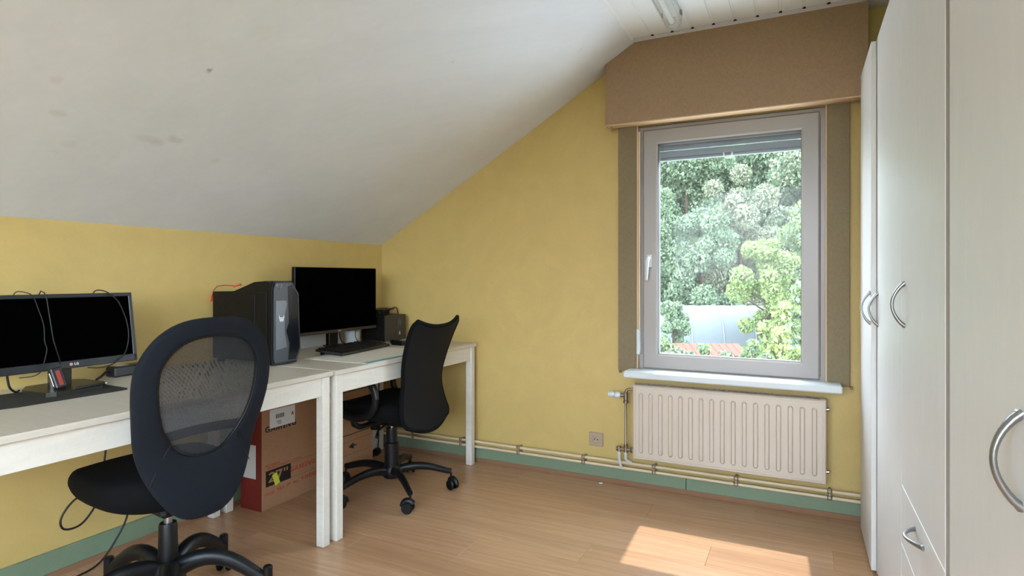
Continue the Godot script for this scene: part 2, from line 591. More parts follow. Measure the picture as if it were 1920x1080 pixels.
func mitred(st: SurfaceTool, x0: float, y0: float, x1: float, y1: float, t: float, side: int, z0: float, z1: float, lip := 0.006) -> void:
	# one of the four mitred profiles of a frame: 0 left, 1 right, 2 bottom, 3 top
	var O := [Vector2(x0, y0), Vector2(x1, y0), Vector2(x1, y1), Vector2(x0, y1)]
	var I := [Vector2(x0 + t, y0 + t), Vector2(x1 - t, y0 + t), Vector2(x1 - t, y1 - t), Vector2(x0 + t, y1 - t)]
	var ab: Array = [[3, 0], [1, 2], [0, 1], [2, 3]][side]
	var a: int = ab[0]
	var b: int = ab[1]
	var oa: Vector2 = O[a]
	var ob: Vector2 = O[b]
	var ia: Vector2 = I[a]
	var ib: Vector2 = I[b]
	var k := lip / t
	var ma := oa.lerp(ia, k)
	var mb := ob.lerp(ib, k)
	var na := ia.lerp(oa, k)
	var nb := ib.lerp(ob, k)
	st.set_smooth_group(-1)
	var c := Vector3((oa.x + ib.x) * 0.5, (oa.y + ib.y) * 0.5, (z0 + z1) * 0.5)
	var prof := [[oa, ob, z0], [oa, ob, z1 - lip], [ma, mb, z1], [na, nb, z1], [ia, ib, z1 - lip], [ia, ib, z0]]
	var outward := (oa + ob - ia - ib).normalized()
	var outs := [Vector3(outward.x, outward.y, 0), Vector3(outward.x, outward.y, 1), Vector3(0, 0, 1), Vector3(-outward.x, -outward.y, 1), Vector3(-outward.x, -outward.y, 0), Vector3(0, 0, -1)]
	for i in 6:
		var p: Array = prof[i]
		var q: Array = prof[(i + 1) % 6]
		quad(st, Vector3(p[0].x, p[0].y, p[2]), Vector3(p[1].x, p[1].y, p[2]), Vector3(q[1].x, q[1].y, q[2]), Vector3(q[0].x, q[0].y, q[2]), outs[i])

func window_parts() -> void:
	var w := frame("window_1", "white plastic framed window looking onto trees")
	for i in 4:
		var st := begin()
		mitred(st, 1.800, 0.645, 2.765, 2.03, 0.045, i, -0.09, -0.012)
		obj("outer_frame", st, M.upvc, w)
	for i in 4:
		var st := begin()
		mitred(st, 1.836, 0.668, 2.722, 2.008, 0.083, i, -0.075, 0.0, 0.008)
		obj("sash", st, M.upvc, w)
	for i in 4:
		var st := begin()
		mitred(st, 1.915, 0.748, 2.643, 1.928, 0.006, i, -0.05, -0.012, 0.002)
		obj("gasket", st, M.gasket, w)
	var g := begin()
	box2(g, Vector3(1.915, 0.748, -0.042), Vector3(2.643, 1.928, -0.036), 0.0)
	obj("pane", g, M.glass, w)
	# handle on the left stile
	g = begin()
	box(g, Vector3(1.874, 1.272, 0.006), Vector3(0.028, 0.07, 0.012), 0.004)
	var h := obj("handle", g, M.sill_white, w)
	g = begin()
	tube(g, [Vector3(1.874, 1.285, 0.01), Vector3(1.874, 1.287, 0.04), Vector3(1.873, 1.27, 0.047), Vector3(1.869, 1.21, 0.045), Vector3(1.866, 1.165, 0.042)], [0.010, 0.011, 0.012, 0.010, 0.008], 10)
	obj("lever", g, M.sill_white, h)
	# rolled-up outside shutter: the lowest slats show at the top of the pane
	var sh := thing("roller_shutter", "grey slats of a rolled-up shutter at the top of the window", "shutter", Vector3(2.28, 1.855, -0.105))
	for k in 4:
		g = begin()
		box(g, Vector3(0, 0.022 + k * 0.042, 0), Vector3(0.85, 0.038, 0.012), 0.005)
		obj("slat", g, M.shutter_grey, sh)
	g = begin()
	box(g, Vector3(0, -0.006, 0.002), Vector3(0.86, 0.016, 0.018), 0.004)
	obj("end_rail", g, M.shutter_grey, sh)
	g = begin()
	var ring := []
	for k in 9:
		ring.append(Vector3(0.022 * cos(PI + PI * k / 8.0), 0.004 + 0.028 * sin(PI + PI * k / 8.0), 0.016))
	tube(g, ring, 0.004, 8)
	obj("pull_hoop", g, M.white_print, sh)
	# strap and winder of the shutter
	var sw := thing("strap_winder", "white strap winder of the shutter beside the window frame", "winder", Vector3(1.818, 0.82, 0))
	g = begin()
	box(g, Vector3(0, 0, 0.012), Vector3(0.02, 0.145, 0.045), 0.008)
	obj("winder_box", g, M.sill_white, sw)
	g = begin()
	box(g, Vector3(0, 0.62, 0.008), Vector3(0.014, 1.12, 0.0015), 0.0)
	obj("strap", g, M.pipe_cream, sw)
	# sill
	g = begin()
	box2(g, Vector3(1.765, 0.632, -0.012), Vector3(2.813, 0.668, 0.15), 0.006)
	structure(obj("trim_1", g, M.sill_white), "white window sill above the radiator")

func pelmet_and_boards() -> void:
	# boards covered in speckled brown cloth, on both sides of the window
	for e in [["trim_2", 1.703, 1.808], ["trim_3", 2.752, 2.85]]:
		var st := begin()
		box2(st, Vector3(e[1], 0.650, 0.0), Vector3(e[2], 2.035, 0.026), 0.002)
		structure(obj(e[0], st, M.side_cloth), "upright board covered in olive brown cloth beside the window")
	for e in [["trim_4", 1.808, 1.815], ["trim_5", 2.745, 2.752]]:
		var st := begin()
		box2(st, Vector3(e[1], 0.668, 0.0), Vector3(e[2], 2.035, 0.022), 0.001)
		structure(obj(e[0], st, M.wood_strip), "thin wooden edge strip of the window board")
	var p := thing("curtain_pelmet", "large brown cloth-covered pelmet box above the window", "pelmet", Vector3(0, 0, 0))
	var zf := 0.10
	var slope := (CEIL - KNEE) / CREASE
	var x0 := 1.650
	var x1 := 2.920
	var y0 := 2.034
	var yl := KNEE + slope * x0 - 0.002
	var st := begin()
	extrude(st, PackedVector2Array([Vector2(x0, y0), Vector2(x1, y0), Vector2(x1, CEIL - 0.001), Vector2(CREASE, CEIL - 0.001), Vector2(x0, yl)]), 0.014, Transform3D(Basis(), Vector3(0, 0, zf - 0.014)))
	obj("front_board", st, M.pelmet_cloth, p)
	for e in [[x0, yl - 0.008], [x1 - 0.014, CEIL - 0.001]]:
		st = begin()
		box2(st, Vector3(e[0], y0, 0.001), Vector3(e[0] + 0.014, e[1], zf - 0.0145), 0.001)
		obj("side_board", st, M.pelmet_cloth, p)
	st = begin()
	box2(st, Vector3(x0 + 0.002, y0 - 0.007, 0.027), Vector3(x1 - 0.002, y0 - 0.0005, zf + 0.002), 0.002)
	obj("wooden_lath", st, M.wood_strip, p)
	st = begin()
	tube(st, [Vector3(x0 + 0.028, y0 - 0.006, 0.085), Vector3(x0 + 0.028, y0 - 0.02, 0.085), Vector3(x0 + 0.034, y0 - 0.032, 0.085), Vector3(x0 + 0.044, y0 - 0.028, 0.085)], 0.004, 8)
	obj("hook", st, M.rail_brown, p)
	# cut edge of the boards' lower corner brackets
	for e in [1.712, 2.858]:
		st = begin()
		box2(st, Vector3(e - 0.008, 0.636, 0.001), Vector3(e + 0.006, 0.650, 0.02), 0.002)
		cyl(st, Vector3(e, 0.643, 0.018), Vector3(e, 0.643, 0.024), 0.004, 8)
		tag(obj("corner_bracket", st, M.rail_brown), "tiny brown bracket at the foot of the %s window board" % ("left" if e < 2.0 else "right"), "bracket", "brackets of the window boards")

func ceiling_boards() -> void:
	var ce := get_node("ceiling")
	var x := CREASE
	var first := true
	while x < ROOM_W - 0.005:
		var w := 0.115 if first else 0.104
		var b := minf(x + w - 0.010, ROOM_W)
		var st := begin()
		box2(st, Vector3(x, CEIL, 0.15), Vector3(b, CEIL + 0.012, ROOM_L), 0.002)
		obj("ceiling_board", st, M.ceiling_board, ce)
		if b < ROOM_W:
			st = begin()
			box2(st, Vector3(b, CEIL + 0.005, 0.15), Vector3(b + 0.010, CEIL + 0.012, ROOM_L), 0.0)
			obj("joint_strip", st, M.ceiling_board, ce)
			st = begin()
			box2(st, Vector3(b - 0.004, CEIL - 0.0005, 0.139), Vector3(b + 0.012, CEIL + 0.006, 0.1495), 0.0)
			obj("open_end", st, M.notch, ce)
		x += w
		first = false
	var st := begin()
	box2(st, Vector3(CREASE - 0.004, CEIL - 0.001, 0.0), Vector3(ROOM_W, CEIL + 0.012, 0.138), 0.001)
	obj("end_trim", st, M.slope_paint, ce)
	st = begin()
	box(st, Vector3(CREASE + 0.001, CEIL - 0.001, ROOM_L * 0.5 + 0.07), Vector3(0.016, 0.005, ROOM_L - 0.14), 0.001, Basis(Vector3.BACK, 0.26))
	obj("crease_trim", st, M.ceiling_board, ce)

# ---------------------------------------------------------------- wardrobes
func bow_handle(parent: Node, at: Vector3, upright: bool, length := 0.128) -> void:
	# metal bow that stands 3 cm off the door; the door faces local -x
	var st := begin()
	var pts := []
	var rad := []
	for i in 15:
		var t := i / 14.0
		var d := -0.034 * pow(sin(PI * t), 0.75) + 0.002
		var l := (t - 0.5) * length
		pts.append(at + (Vector3(d, l, 0) if upright else Vector3(d, 0, l)))
		rad.append(lerpf(0.0046, 0.0068, pow(absf(2.0 * t - 1.0), 2.0)))
	tube(st, pts, rad, 10, 1.5 if upright else 1.0)
	for s in [-0.5, 0.5]:
		var l: float = s * length * 0.97
		var c := at + (Vector3(-0.003, l, 0) if upright else Vector3(-0.003, 0, l))
		box(st, c, Vector3(0.008, 0.012 if upright else 0.012, 0.014), 0.003)
	obj("handle", st, M.handle_metal, parent)

func wardrobe_body(t: Node3D, length: float) -> void:
	var st := begin()
	box2(st, Vector3(0.02, 0.0, 0.0), Vector3(0.57, 2.13, length), 0.001)
	obj("body", st, M.wardrobe_foil, t)

func door(t: Node3D, called: String, z0: float, z1: float, y0: float, y1: float) -> MeshInstance3D:
	var st := begin()
	box2(st, Vector3(0, y0, z0), Vector3(0.0185, y1, z1), 0.0015)
	return obj(called, st, M.wardrobe_foil, t)

func wardrobes() -> void:
	var turn := 0.0063
	var t := thing("wardrobe", "narrow white wardrobe nearest the window wall, standing slightly forward", "wardrobe", Vector3(2.8883, 0, 0.104), turn)
	wardrobe_body(t, 0.458)
	var d := door(t, "door", 0.0, 0.458, 0.012, 2.12)
	bow_handle(d, Vector3(0, 1.057, 0.433), true)
	t = thing("wardrobe", "middle white wardrobe with a long door and a drawer front", "wardrobe", Vector3(2.9112, 0, 0.572), turn)
	wardrobe_body(t, 1.216)
	d = door(t, "door", 0.0, 0.613, 0.012, 2.13)
	bow_handle(d, Vector3(0, 1.055, 0.028), true)
	d = door(t, "door", 0.617, 1.216, 0.558, 2.13)
	bow_handle(d, Vector3(0, 1.10, 0.680), true)
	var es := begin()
	box2(es, Vector3(0.001, 0.012, 1.2162), Vector3(0.0185, 2.13, 1.2172), 0.0)  # thin brown strip paints the shadow of the gap between wardrobes
	obj("gap_shade_strip", es, M.gap_shade, t)
	for k in 3:
		var y1 := 0.556 - k * 0.177
		var dr := door(t, "drawer", 0.617, 1.216, y1 - 0.175, y1)
		bow_handle(dr, Vector3(0, y1 - 0.045, 0.917), false)
	t = thing("wardrobe", "wide white wardrobe at the right edge with the largest handle", "wardrobe", Vector3(2.9235, 0, 1.803), turn)
	wardrobe_body(t, 1.0)
	d = door(t, "door", 0.0, 0.478, 0.012, 2.13)
	bow_handle(d, Vector3(0, 0.922, 0.445), true, 0.135)
	d = door(t, "door", 0.482, 1.0, 0.012, 2.13)
	bow_handle(d, Vector3(0, 0.922, 0.965), true, 0.135)

# ---------------------------------------------------------------- desks
func desk(label: String, z0: float, z1: float, xf: float) -> void:
	var t := thing("desk", label, "desk", Vector3((xf + 0.012) * 0.5, 0, (z0 + z1) * 0.5), 0.0, "white tables along the low wall")
	var hx := (xf - 0.012) * 0.5
	var hz := (z1 - z0) * 0.5
	var st := begin()
	box(st, Vector3(0, DESK - 0.011, 0), Vector3(hx * 2, 0.022, hz * 2), 0.003)
	obj("tabletop", st, M.desk_top, t)
	var lw := 0.042
	for sx in [-1.0, 1.0]:
		for sz in [-1.0, 1.0]:
			st = begin()
			box(st, Vector3(sx * (hx - 0.008 - lw * 0.5), (DESK - 0.022) * 0.5, sz * (hz - 0.012 - lw * 0.5)), Vector3(lw, DESK - 0.0225, lw), 0.003)
			obj("leg", st, M.desk_white, t)
	for sx in [-1.0, 1.0]:
		st = begin()
		box(st, Vector3(sx * (hx - 0.026), DESK - 0.022 - 0.042, 0), Vector3(0.018, 0.083, hz * 2 - 0.024 - lw * 2), 0.001)
		obj("apron", st, M.desk_white, t)
	for sz in [-1.0, 1.0]:
		st = begin()
		box(st, Vector3(0, DESK - 0.022 - 0.042, sz * (hz - 0.03)), Vector3(hx * 2 - 0.016 - lw * 2, 0.083, 0.018), 0.001)
		obj("apron", st, M.desk_white, t)

func desks() -> void:
	desk("white table in front, carrying the tower computer and the monitor draped with cables", 1.312, 2.62, 0.782)
	desk("white table in the corner, carrying the keyboard", 0.046, 1.304, 0.790)

# ---------------------------------------------------------------- radiator, pipes, socket
func radiator() -> void:
	var r := thing("radiator", "cream ribbed panel radiator under the window", "radiator", Vector3(2.278, 0.187, 0))
	var hw := 0.468
	var H := 0.403
	var st := begin()
	# pressed front panel: ribs formed by the sheet itself
	box2(st, Vector3(-hw, 0, 0.100), Vector3(hw, H, 0.112), 0.004)
	obj("front_panel", st, M.radiator_white, r)
	st = begin()
	for e in [[-hw + 0.010, hw - 0.010, 0.004, 0.014], [-hw + 0.010, hw - 0.010, H - 0.014, H - 0.004]]:
		box2(st, Vector3(e[0], e[2], 0.110), Vector3(e[1], e[3], 0.1155), 0.0025)
	for e in [-hw + 0.004, hw - 0.014]:
		box2(st, Vector3(e, 0.004, 0.110), Vector3(e + 0.010, H - 0.004, 0.1155), 0.0025)
	obj("edge_bead", st, M.radiator_white, r)
	var n := 17
	for i in n:
		var x := lerpf(-hw + 0.045, hw - 0.05, i / (n - 1.0))
		st = begin()
		rib(st, x, 0.035, H - 0.038, 0.0125, 0.0105, 0.1115)
		obj("rib", st, M.radiator_white, r)
	# top cover with slots
	st = begin()
	box2(st, Vector3(-hw, H - 0.012, 0.030), Vector3(hw, H + 0.002, 0.038), 0.002)
	box2(st, Vector3(-hw, H - 0.012, 0.094), Vector3(hw, H + 0.002, 0.102), 0.002)
	for s in [-1.0, 1.0]:
		box(st, Vector3(s * (hw - 0.012), H - 0.005, 0.066), Vector3(0.024, 0.014, 0.058), 0.002)
	obj("top_cover", st, M.radiator_white, r)
	var slats := begin()
	var x := -hw + 0.03
	while x < hw - 0.03:
		box(slats, Vector3(x, H - 0.004, 0.066), Vector3(0.0096, 0.010, 0.056), 0.001)
		x += 0.0115
	var gr := obj("grille_slats", slats, M.radiator_white, r)
	gr.set_meta("kind", "stuff")
	st = begin()
	box2(st, Vector3(-hw + 0.01, 0.02, 0.04), Vector3(hw - 0.01, H - 0.022, 0.094), 0.002)
	obj("convector", st, M.radiator_grille, r)
	for s in [-1.0, 1.0]:
		st = begin()
		box(st, Vector3(s * (hw - 0.002), H * 0.5, 0.068), Vector3(0.006, H, 0.072), 0.002)
		obj("side_cover", st, M.radiator_white, r)
	for y in [0.05, H - 0.05]:
		st = begin()
		cyl(st, Vector3(hw, y, 0.065), Vector3(hw + 0.016, y, 0.065), 0.009, 10, 0.002)
		obj("vent_plug", st, M.chrome, r)
	for s in [-0.3, 0.3]:
		st = begin()
		box2(st, Vector3(s - 0.015, 0.05, 0.0005), Vector3(s + 0.015, H - 0.05, 0.042), 0.002)
		obj("wall_bracket", st, M.radiator_white, r)
	# valve with thermostat head, riser pipe and lower fitting
	st = begin()
	tube(st, [Vector3(-hw + 0.004, 0.372, 0.075), Vector3(-hw - 0.030, 0.372, 0.075), Vector3(-hw - 0.044, 0.366, 0.075), Vector3(-hw - 0.050, 0.352, 0.075), Vector3(-hw - 0.050, 0.30, 0.075)], 0.0075, 10)
	cyl(st, Vector3(-hw - 0.050, 0.310, 0.075), Vector3(-hw - 0.050, 0.352, 0.075), 0.0125, 12, 0.002)
	cyl(st, Vector3(-hw - 0.050, 0.292, 0.075), Vector3(-hw - 0.050, 0.306, 0.075), 0.014, 6, 0.001)
	cyl(st, Vector3(-hw - 0.082, 0.335, 0.075), Vector3(-hw - 0.050, 0.335, 0.075), 0.011, 12, 0.001)
	obj("valve", st, M.brass, r)
	st = begin()
	lathe(st, [Vector2(0, 0), Vector2(0.014, 0), Vector2(0.0165, 0.003), Vector2(0.0165, 0.026), Vector2(0.014, 0.03), Vector2(0.014, 0.036), Vector2(0.0185, 0.040), Vector2(0.0185, 0.060), Vector2(0.015, 0.068), Vector2(0.010, 0.07), Vector2(0, 0.07)], 18, Transform3D(Basis(Vector3.BACK, -PI / 2), Vector3(-hw - 0.148, 0.335, 0.075)))
	obj("thermostat_head", st, M.sill_white, r)
	st = begin()
	cyl(st, Vector3(-hw - 0.050, 0.05, 0.075), Vector3(-hw - 0.050, 0.30, 0.075), 0.0065, 12)
	obj("riser_pipe", st, M.chrome, r)
	st = begin()
	cyl(st, Vector3(-hw - 0.098, 0.034, 0.075), Vector3(-hw + 0.004, 0.034, 0.075), 0.0085, 12, 0.001)
	for x2 in [-hw - 0.088, -hw - 0.050, -hw - 0.012]:
		cyl(st, Vector3(x2, 0.020, 0.075), Vector3(x2, 0.050, 0.075), 0.012, 10, 0.002)
	cyl(st, Vector3(-hw - 0.104, 0.034, 0.075), Vector3(-hw - 0.094, 0.034, 0.075), 0.012, 6, 0.001)
	cyl(st, Vector3(-hw - 0.050, 0.05, 0.075), Vector3(-hw - 0.050, 0.066, 0.075), 0.011, 6, 0.001)
	obj("lower_valve", st, M.brass, r)
	for e in [[-hw - 0.088, -0.080, 0.0], [-hw - 0.050, -0.049, 0.012]]:
		st = begin()
		tube(st, [Vector3(e[0], 0.022, 0.075), Vector3(e[0], -0.02, 0.074), Vector3(e[0] + 0.004, e[1] + 0.022, 0.066), Vector3(e[0] + 0.010 + e[2], e[1] + 0.004, 0.047)], 0.0085, 12)
		obj("supply_bend", st, M.sill_white, r)

func rib(st: SurfaceTool, x: float, y0: float, y1: float, hw: float, d: float, z: float) -> void:
	# raised pressed rib with sloping flanks and rounded ends
	st.set_smooth_group(-1)
	var e := 0.010
	var A := [Vector3(x - hw, y0 + e, z), Vector3(x - hw * 0.5, y0, z), Vector3(x + hw * 0.5, y0, z), Vector3(x + hw, y0 + e, z), Vector3(x + hw, y1 - e, z), Vector3(x + hw * 0.5, y1, z), Vector3(x - hw * 0.5, y1, z), Vector3(x - hw, y1 - e, z)]
	var B := []
	var i := hw * 0.42
	for p in A:
		var q: Vector3 = p
		q.z = z + d
		q.x = x + (p.x - x) * (i / hw) * 1.25
		q.y = clampf(p.y, y0 + 0.008, y1 - 0.008)
		B.append(q)
	var c := Vector3(x, (y0 + y1) * 0.5, z)
	for k in 8:
		var k2 := (k + 1) % 8
		var mid: Vector3 = (A[k] + A[k2]) * 0.5
		quad(st, A[k], A[k2], B[k2], B[k], Vector3(mid.x - x, signf(mid.y - c.y) * (0.5 if absf(mid.y - c.y) > 0.1 else 0.0) * hw, 0.004))
	for k in range(1, 7):
		tri(st, B[0], B[k], B[k + 1], Vector3.BACK)

func pipes_and_socket() -> void:
	for e in [[0.138, "upper cream heating pipe along the window wall"], [0.107, "lower cream heating pipe along the window wall"]]:
		var st := begin()
		cyl(st, Vector3(0.02, e[0], 0.046), Vector3(ROOM_W - 0.02, e[0], 0.046), 0.0085, 12)
		tag(obj("heating_pipe", st, M.pipe_cream), e[1], "pipe", "heating pipes above the skirting")
	for x in [0.30, 0.674, 1.084, 1.503, 1.911, 2.335, 2.763]:
		var st := begin()
		box(st, Vector3(x, 0.1225, 0.028), Vector3(0.012, 0.05, 0.048), 0.002)
		for y in [0.138, 0.107]:
			var ring := []
			for k in 11:
				ring.append(Vector3(x, y + 0.0098 * cos(TAU * k / 10.0), 0.046 + 0.0098 * sin(TAU * k / 10.0)))
			tube(st, ring, 0.003, 6, 3.5)
		var place := "under the corner table" if x < 0.5 else ("beside the corner table leg" if x < 0.8 else ("right of the table" if x < 1.2 else ("below the socket" if x < 1.7 else ("under the left end of the radiator" if x < 2.1 else ("under the middle of the radiator" if x < 2.5 else "beyond the right end of the radiator")))))
		tag(obj("pipe_clip", st, M.clip_grey), "small grey double pipe clip " + place, "clip", "clips holding the heating pipes")
	var s := thing("wall_socket", "beige wall socket left of the radiator", "socket", Vector3(1.566, 0.238, 0.0))
	var st := begin()
	box(st, Vector3(0, 0, 0.006), Vector3(0.084, 0.078, 0.012), 0.003)
	obj("plate", st, M.socket_cream, s)
	st = begin()
	lathe(st, [Vector2(0.024, 0), Vector2(0.026, 0.002), Vector2(0.022, 0.003), Vector2(0.019, -0.001), Vector2(0, -0.001)], 22, Transform3D(Basis(Vector3.RIGHT, PI / 2), Vector3(0, 0, 0.0115)))
	obj("round_recess", st, M.socket_cream, s)
	for x in [-0.0095, 0.0095]:
		st = begin()
		cyl(st, Vector3(x, 0, 0.010), Vector3(x, 0, 0.0128), 0.0038, 10)
		obj("contact_hole", st, M.socket_hole, s)
	st = begin()
	cyl(st, Vector3(0, 0.011, 0.011), Vector3(0, 0.011, 0.021), 0.0026, 8)
	obj("earth_pin", st, M.chrome, s)

# ---------------------------------------------------------------- chairs (local +z points behind the sitter)
func star_base(t: Node3D, r: float, spin: float, hub: float, arch: float, thick: float, stub: bool, wheel: float) -> void:
	for k in 5:
		var a := spin + TAU * k / 5.0
		var d := Vector3(cos(a), 0, sin(a))
		var s := Vector3(-sin(a), 0, cos(a))
		var st := begin()
		var pts := []
		var rad := []
		for i in 13:
			var u := i / 12.0
			var y := lerpf(hub, 0.098, pow(u, 2.2)) + arch * sin(PI * minf(u * 1.05, 1.0)) * (1.0 - 0.4 * u)
			pts.append(d * lerpf(0.02, r, u) + Vector3(0, y, 0))
			rad.append(lerpf(thick, thick * 0.62, u))
		tube(st, pts, rad, 12, 0.85)
		var leg := obj("base_leg", st, M.black_plastic, t)
		if stub:
			st = begin()
			cyl(st, d * r + Vector3(0, 0.066, 0), d * r + Vector3(0, 0.150, 0), 0.0165, 14, 0.004)
			obj("socket", st, M.black_plastic, leg)
		# caster: hood, stem and two wheels
		var ca := a + 0.9 + k * 1.3
		var cd := Vector3(cos(ca), 0, sin(ca))
		var cs := Vector3(-sin(ca), 0, cos(ca))
		var c := d * r + cd * 0.012
		st = begin()
		cyl(st, d * r + Vector3(0, wheel, 0), d * r + Vector3(0, 0.09, 0), 0.006, 8)
		var hood := []
		for i in 9:
			var b := PI * (0.02 + 0.8 * i / 8.0)
			hood.append(c + cd * cos(b) * (wheel * 1.02) + Vector3(0, wheel + sin(b) * wheel * 1.06, 0))
		tube(st, hood, 0.011, 8, 1.5)
		var h := obj("caster", st, M.black_plastic, t)
		for sg in [-1.0, 1.0]:
			st = begin()
			var x0: Vector3 = c + cs * sg * 0.010 + Vector3(0, wheel, 0)
			cyl(st, x0, x0 + cs * sg * 0.016, wheel, 20, 0.005)
			obj("wheel", st, M.deep_plastic, h)

func spow(v: float, p: float) -> float:
	return signf(v) * pow(absf(v), p)

func cushion(st: SurfaceTool, hx: float, hz: float, top: Callable, bot: Callable, n := 44, m := 10, p := 0.62) -> void:
	# padded seat: squared-round plan, rounded rim
	st.set_smooth_group(3)
	var ring := func(f: float, y_fn: Callable, a: float) -> Vector3:
		var x := hx * spow(cos(a), p) * f
		var z := hz * spow(sin(a), p) * f
		return Vector3(x, y_fn.call(x, z), z)
	for k in n:
		var a0 := TAU * k / n
		var a1 := TAU * (k + 1) / n
		var prev0 := Vector3.ZERO
		var prev1 := Vector3.ZERO
		var total := m * 2
		for i in total + 1:
			var q := i / float(total)
			var f := sin(PI * q)
			var wgt := 0.5 + 0.5 * cos(PI * q)
			wgt = clampf(0.5 + (wgt - 0.5) * 1.9, 0.0, 1.0) if absf(wgt - 0.5) < 0.27 else roundf(wgt)
			f = pow(f, 0.45)
			var t0: Vector3 = ring.call(f, top, a0)
			var b0: Vector3 = ring.call(f, bot, a0)
			var t1: Vector3 = ring.call(f, top, a1)
			var b1: Vector3 = ring.call(f, bot, a1)
			var p0 := b0.lerp(t0, wgt)
			var p1 := b1.lerp(t1, wgt)
			if i > 0:
				var out := Vector3((p0.x + p1.x) * 0.5, 0, (p0.z + p1.z) * 0.5).normalized() * f + Vector3(0, 1.5 if q < 0.35 else (-1.5 if q > 0.65 else 0.0), 0)
				quad(st, prev0, prev1, p1, p0, out)
			prev0 = p0
			prev1 = p1

func navy_chair() -> void:
	var t := thing("office_chair", "navy swivel chair with an oval mesh window in its back", "chair", Vector3(0.676, 0, 2.002), deg_to_rad(83.5))
	star_base(t, 0.325, deg_to_rad(45.5), 0.165, 0.055, 0.034, true, 0.030)
	var st := begin()
	lathe(st, [Vector2(0, 0.09), Vector2(0.040, 0.09), Vector2(0.055, 0.12), Vector2(0.058, 0.175), Vector2(0.045, 0.20), Vector2(0.034, 0.208), Vector2(0, 0.208)], 20)
	obj("hub", st, M.black_plastic, t)
	st = begin()
	lathe(st, [Vector2(0, 0.20), Vector2(0.032, 0.20), Vector2(0.029, 0.325), Vector2(0.026, 0.332), Vector2(0, 0.332)], 20)
	obj("column_sleeve", st, M.deep_plastic, t)
	st = begin()
	cyl(st, Vector3(0, 0.33, 0), Vector3(0, 0.42, 0), 0.014, 14)
	obj("gas_column", st, M.handle_metal, t)
	st = begin()
	box(st, Vector3(0, 0.415, 0.01), Vector3(0.16, 0.05, 0.22), 0.012)
	obj("mechanism", st, M.deep_plastic, t)
	st = begin()
	lathe(st, [Vector2(0, 0), Vector2(0.022, 0), Vector2(0.026, 0.006), Vector2(0.026, 0.03), Vector2(0.018, 0.036), Vector2(0, 0.036)], 16, Transform3D(Basis(), Vector3(-0.02, 0.368, -0.095)))
	obj("tilt_knob", st, M.deep_plastic, t)
	st = begin()
	cushion(st, 0.235, 0.245,
		func(x, z): return 0.545 - 0.05 * pow(clampf((-z - 0.10) / 0.15, 0, 1), 2.0) - 0.25 * x * x,
		func(x, z): return 0.430 + 0.03 * pow(clampf((-z - 0.02) / 0.22, 0, 1), 1.6) + 0.35 * x * x)
	var s := obj("seat", st, M.black_fabric, t)
	s.position.z = -0.062
	# backrest: padded ring, wide below, round the mesh window
	var zf := func(x: float, y: float) -> float:
		return 0.245 + 0.10 * (y - 0.55) - 0.035 * exp(-pow((y - 0.62) / 0.12, 2.0)) - 0.75 * x * x
	var outer := func(a: float) -> Vector2:
		var y := 0.728 + 0.326 * spow(sin(a), 0.80)
		var f := clampf((y - 0.40) / 0.5, 0.0, 1.0)
		return Vector2(lerpf(0.150, 0.240, pow(f, 0.8)) * spow(cos(a), 0.70), y)
	var inner := func(a: float) -> Vector2:
		var y := 0.800 + 0.195 * spow(sin(a), 0.84)
		var f := clampf((y - 0.60) / 0.3, 0.0, 1.0)
		return Vector2(lerpf(0.118, 0.172, pow(f, 0.7)) * spow(cos(a), 0.74), y)
	st = begin()
	st.set_smooth_group(4)
	var N := 72
	var prof := []
	for i in 19:
		prof.append(TAU * i / 18.0)
	var grid := []
	for k in N:
		var a := TAU * k / N
		var o: Vector2 = outer.call(a)
		var n: Vector2 = inner.call(a)
		var col := []
		for i in 19:
			# rounded-flat section from the window edge to the outer rim and back
			var f := 0.5 - 0.5 * spow(cos(prof[i]), 0.55)
			var p := n.lerp(o, f)
			var th := 0.017 * spow(sin(prof[i]), 0.6)
			col.append(Vector3(p.x, p.y, zf.call(p.x, p.y) + th))
		grid.append(col)
	for k in N:
		var k2 := (k + 1) % N
		for i in 18:
			var mid: Vector3 = (grid[k][i] + grid[k2][i + 1]) * 0.5
			var cen := Vector3.ZERO
			for q in 18:
				cen += grid[k][q]
			cen /= 18.0
			quad(st, grid[k][i], grid[k2][i], grid[k2][i + 1], grid[k][i + 1], Vector3((mid.x - cen.x) * 0.25, (mid.y - cen.y) * 0.25, mid.z - zf.call(mid.x, mid.y)))
	obj("back_cover", st, M.navy_fabric, t)
	# piping round the window and seams of the cover
	st = begin()
	var loop := []
	for k in 61:
		var n: Vector2 = inner.call(TAU * k / 60.0)
		loop.append(Vector3(n.x, n.y, zf.call(n.x, n.y) + 0.006))
	tube(st, loop, 0.004, 6)
	obj("window_piping", st, M.deep_plastic, t)
	for e in [[-2.42, -2.62], [-0.72, -0.52]]:
		st = begin()
		var n: Vector2 = inner.call(e[0])
		var o: Vector2 = outer.call(e[1])
		var seam := []
		for q in 8:
			var p := n.lerp(o, q / 7.0 * 0.96 + 0.02)
			seam.append(Vector3(p.x, p.y, zf.call(p.x, p.y) + 0.0168))
		tube(st, seam, 0.0014, 6)
		obj("cover_seam", st, M.deep_plastic, t)
	# mesh: crossing threads with open gaps
	st = begin()
	net(st, inner, zf, 0.0028, 0.00074)
	var net_o := obj("mesh_window", st, M.thread, t)
	net_o.set_meta("kind", "stuff")
	# lumbar bar that shows through the mesh
	st = begin()
	var bar := []
	for i in 11:
		var x := lerpf(-0.18, 0.18, i / 10.0)
		bar.append(Vector3(x, 0.66 + 0.02 * sin(i * 0.3), zf.call(x, 0.66) - 0.035))
	tube(st, bar, 0.016, 10, 0.5)
	obj("lumbar_bar", st, M.deep_plastic, t)
	st = begin()
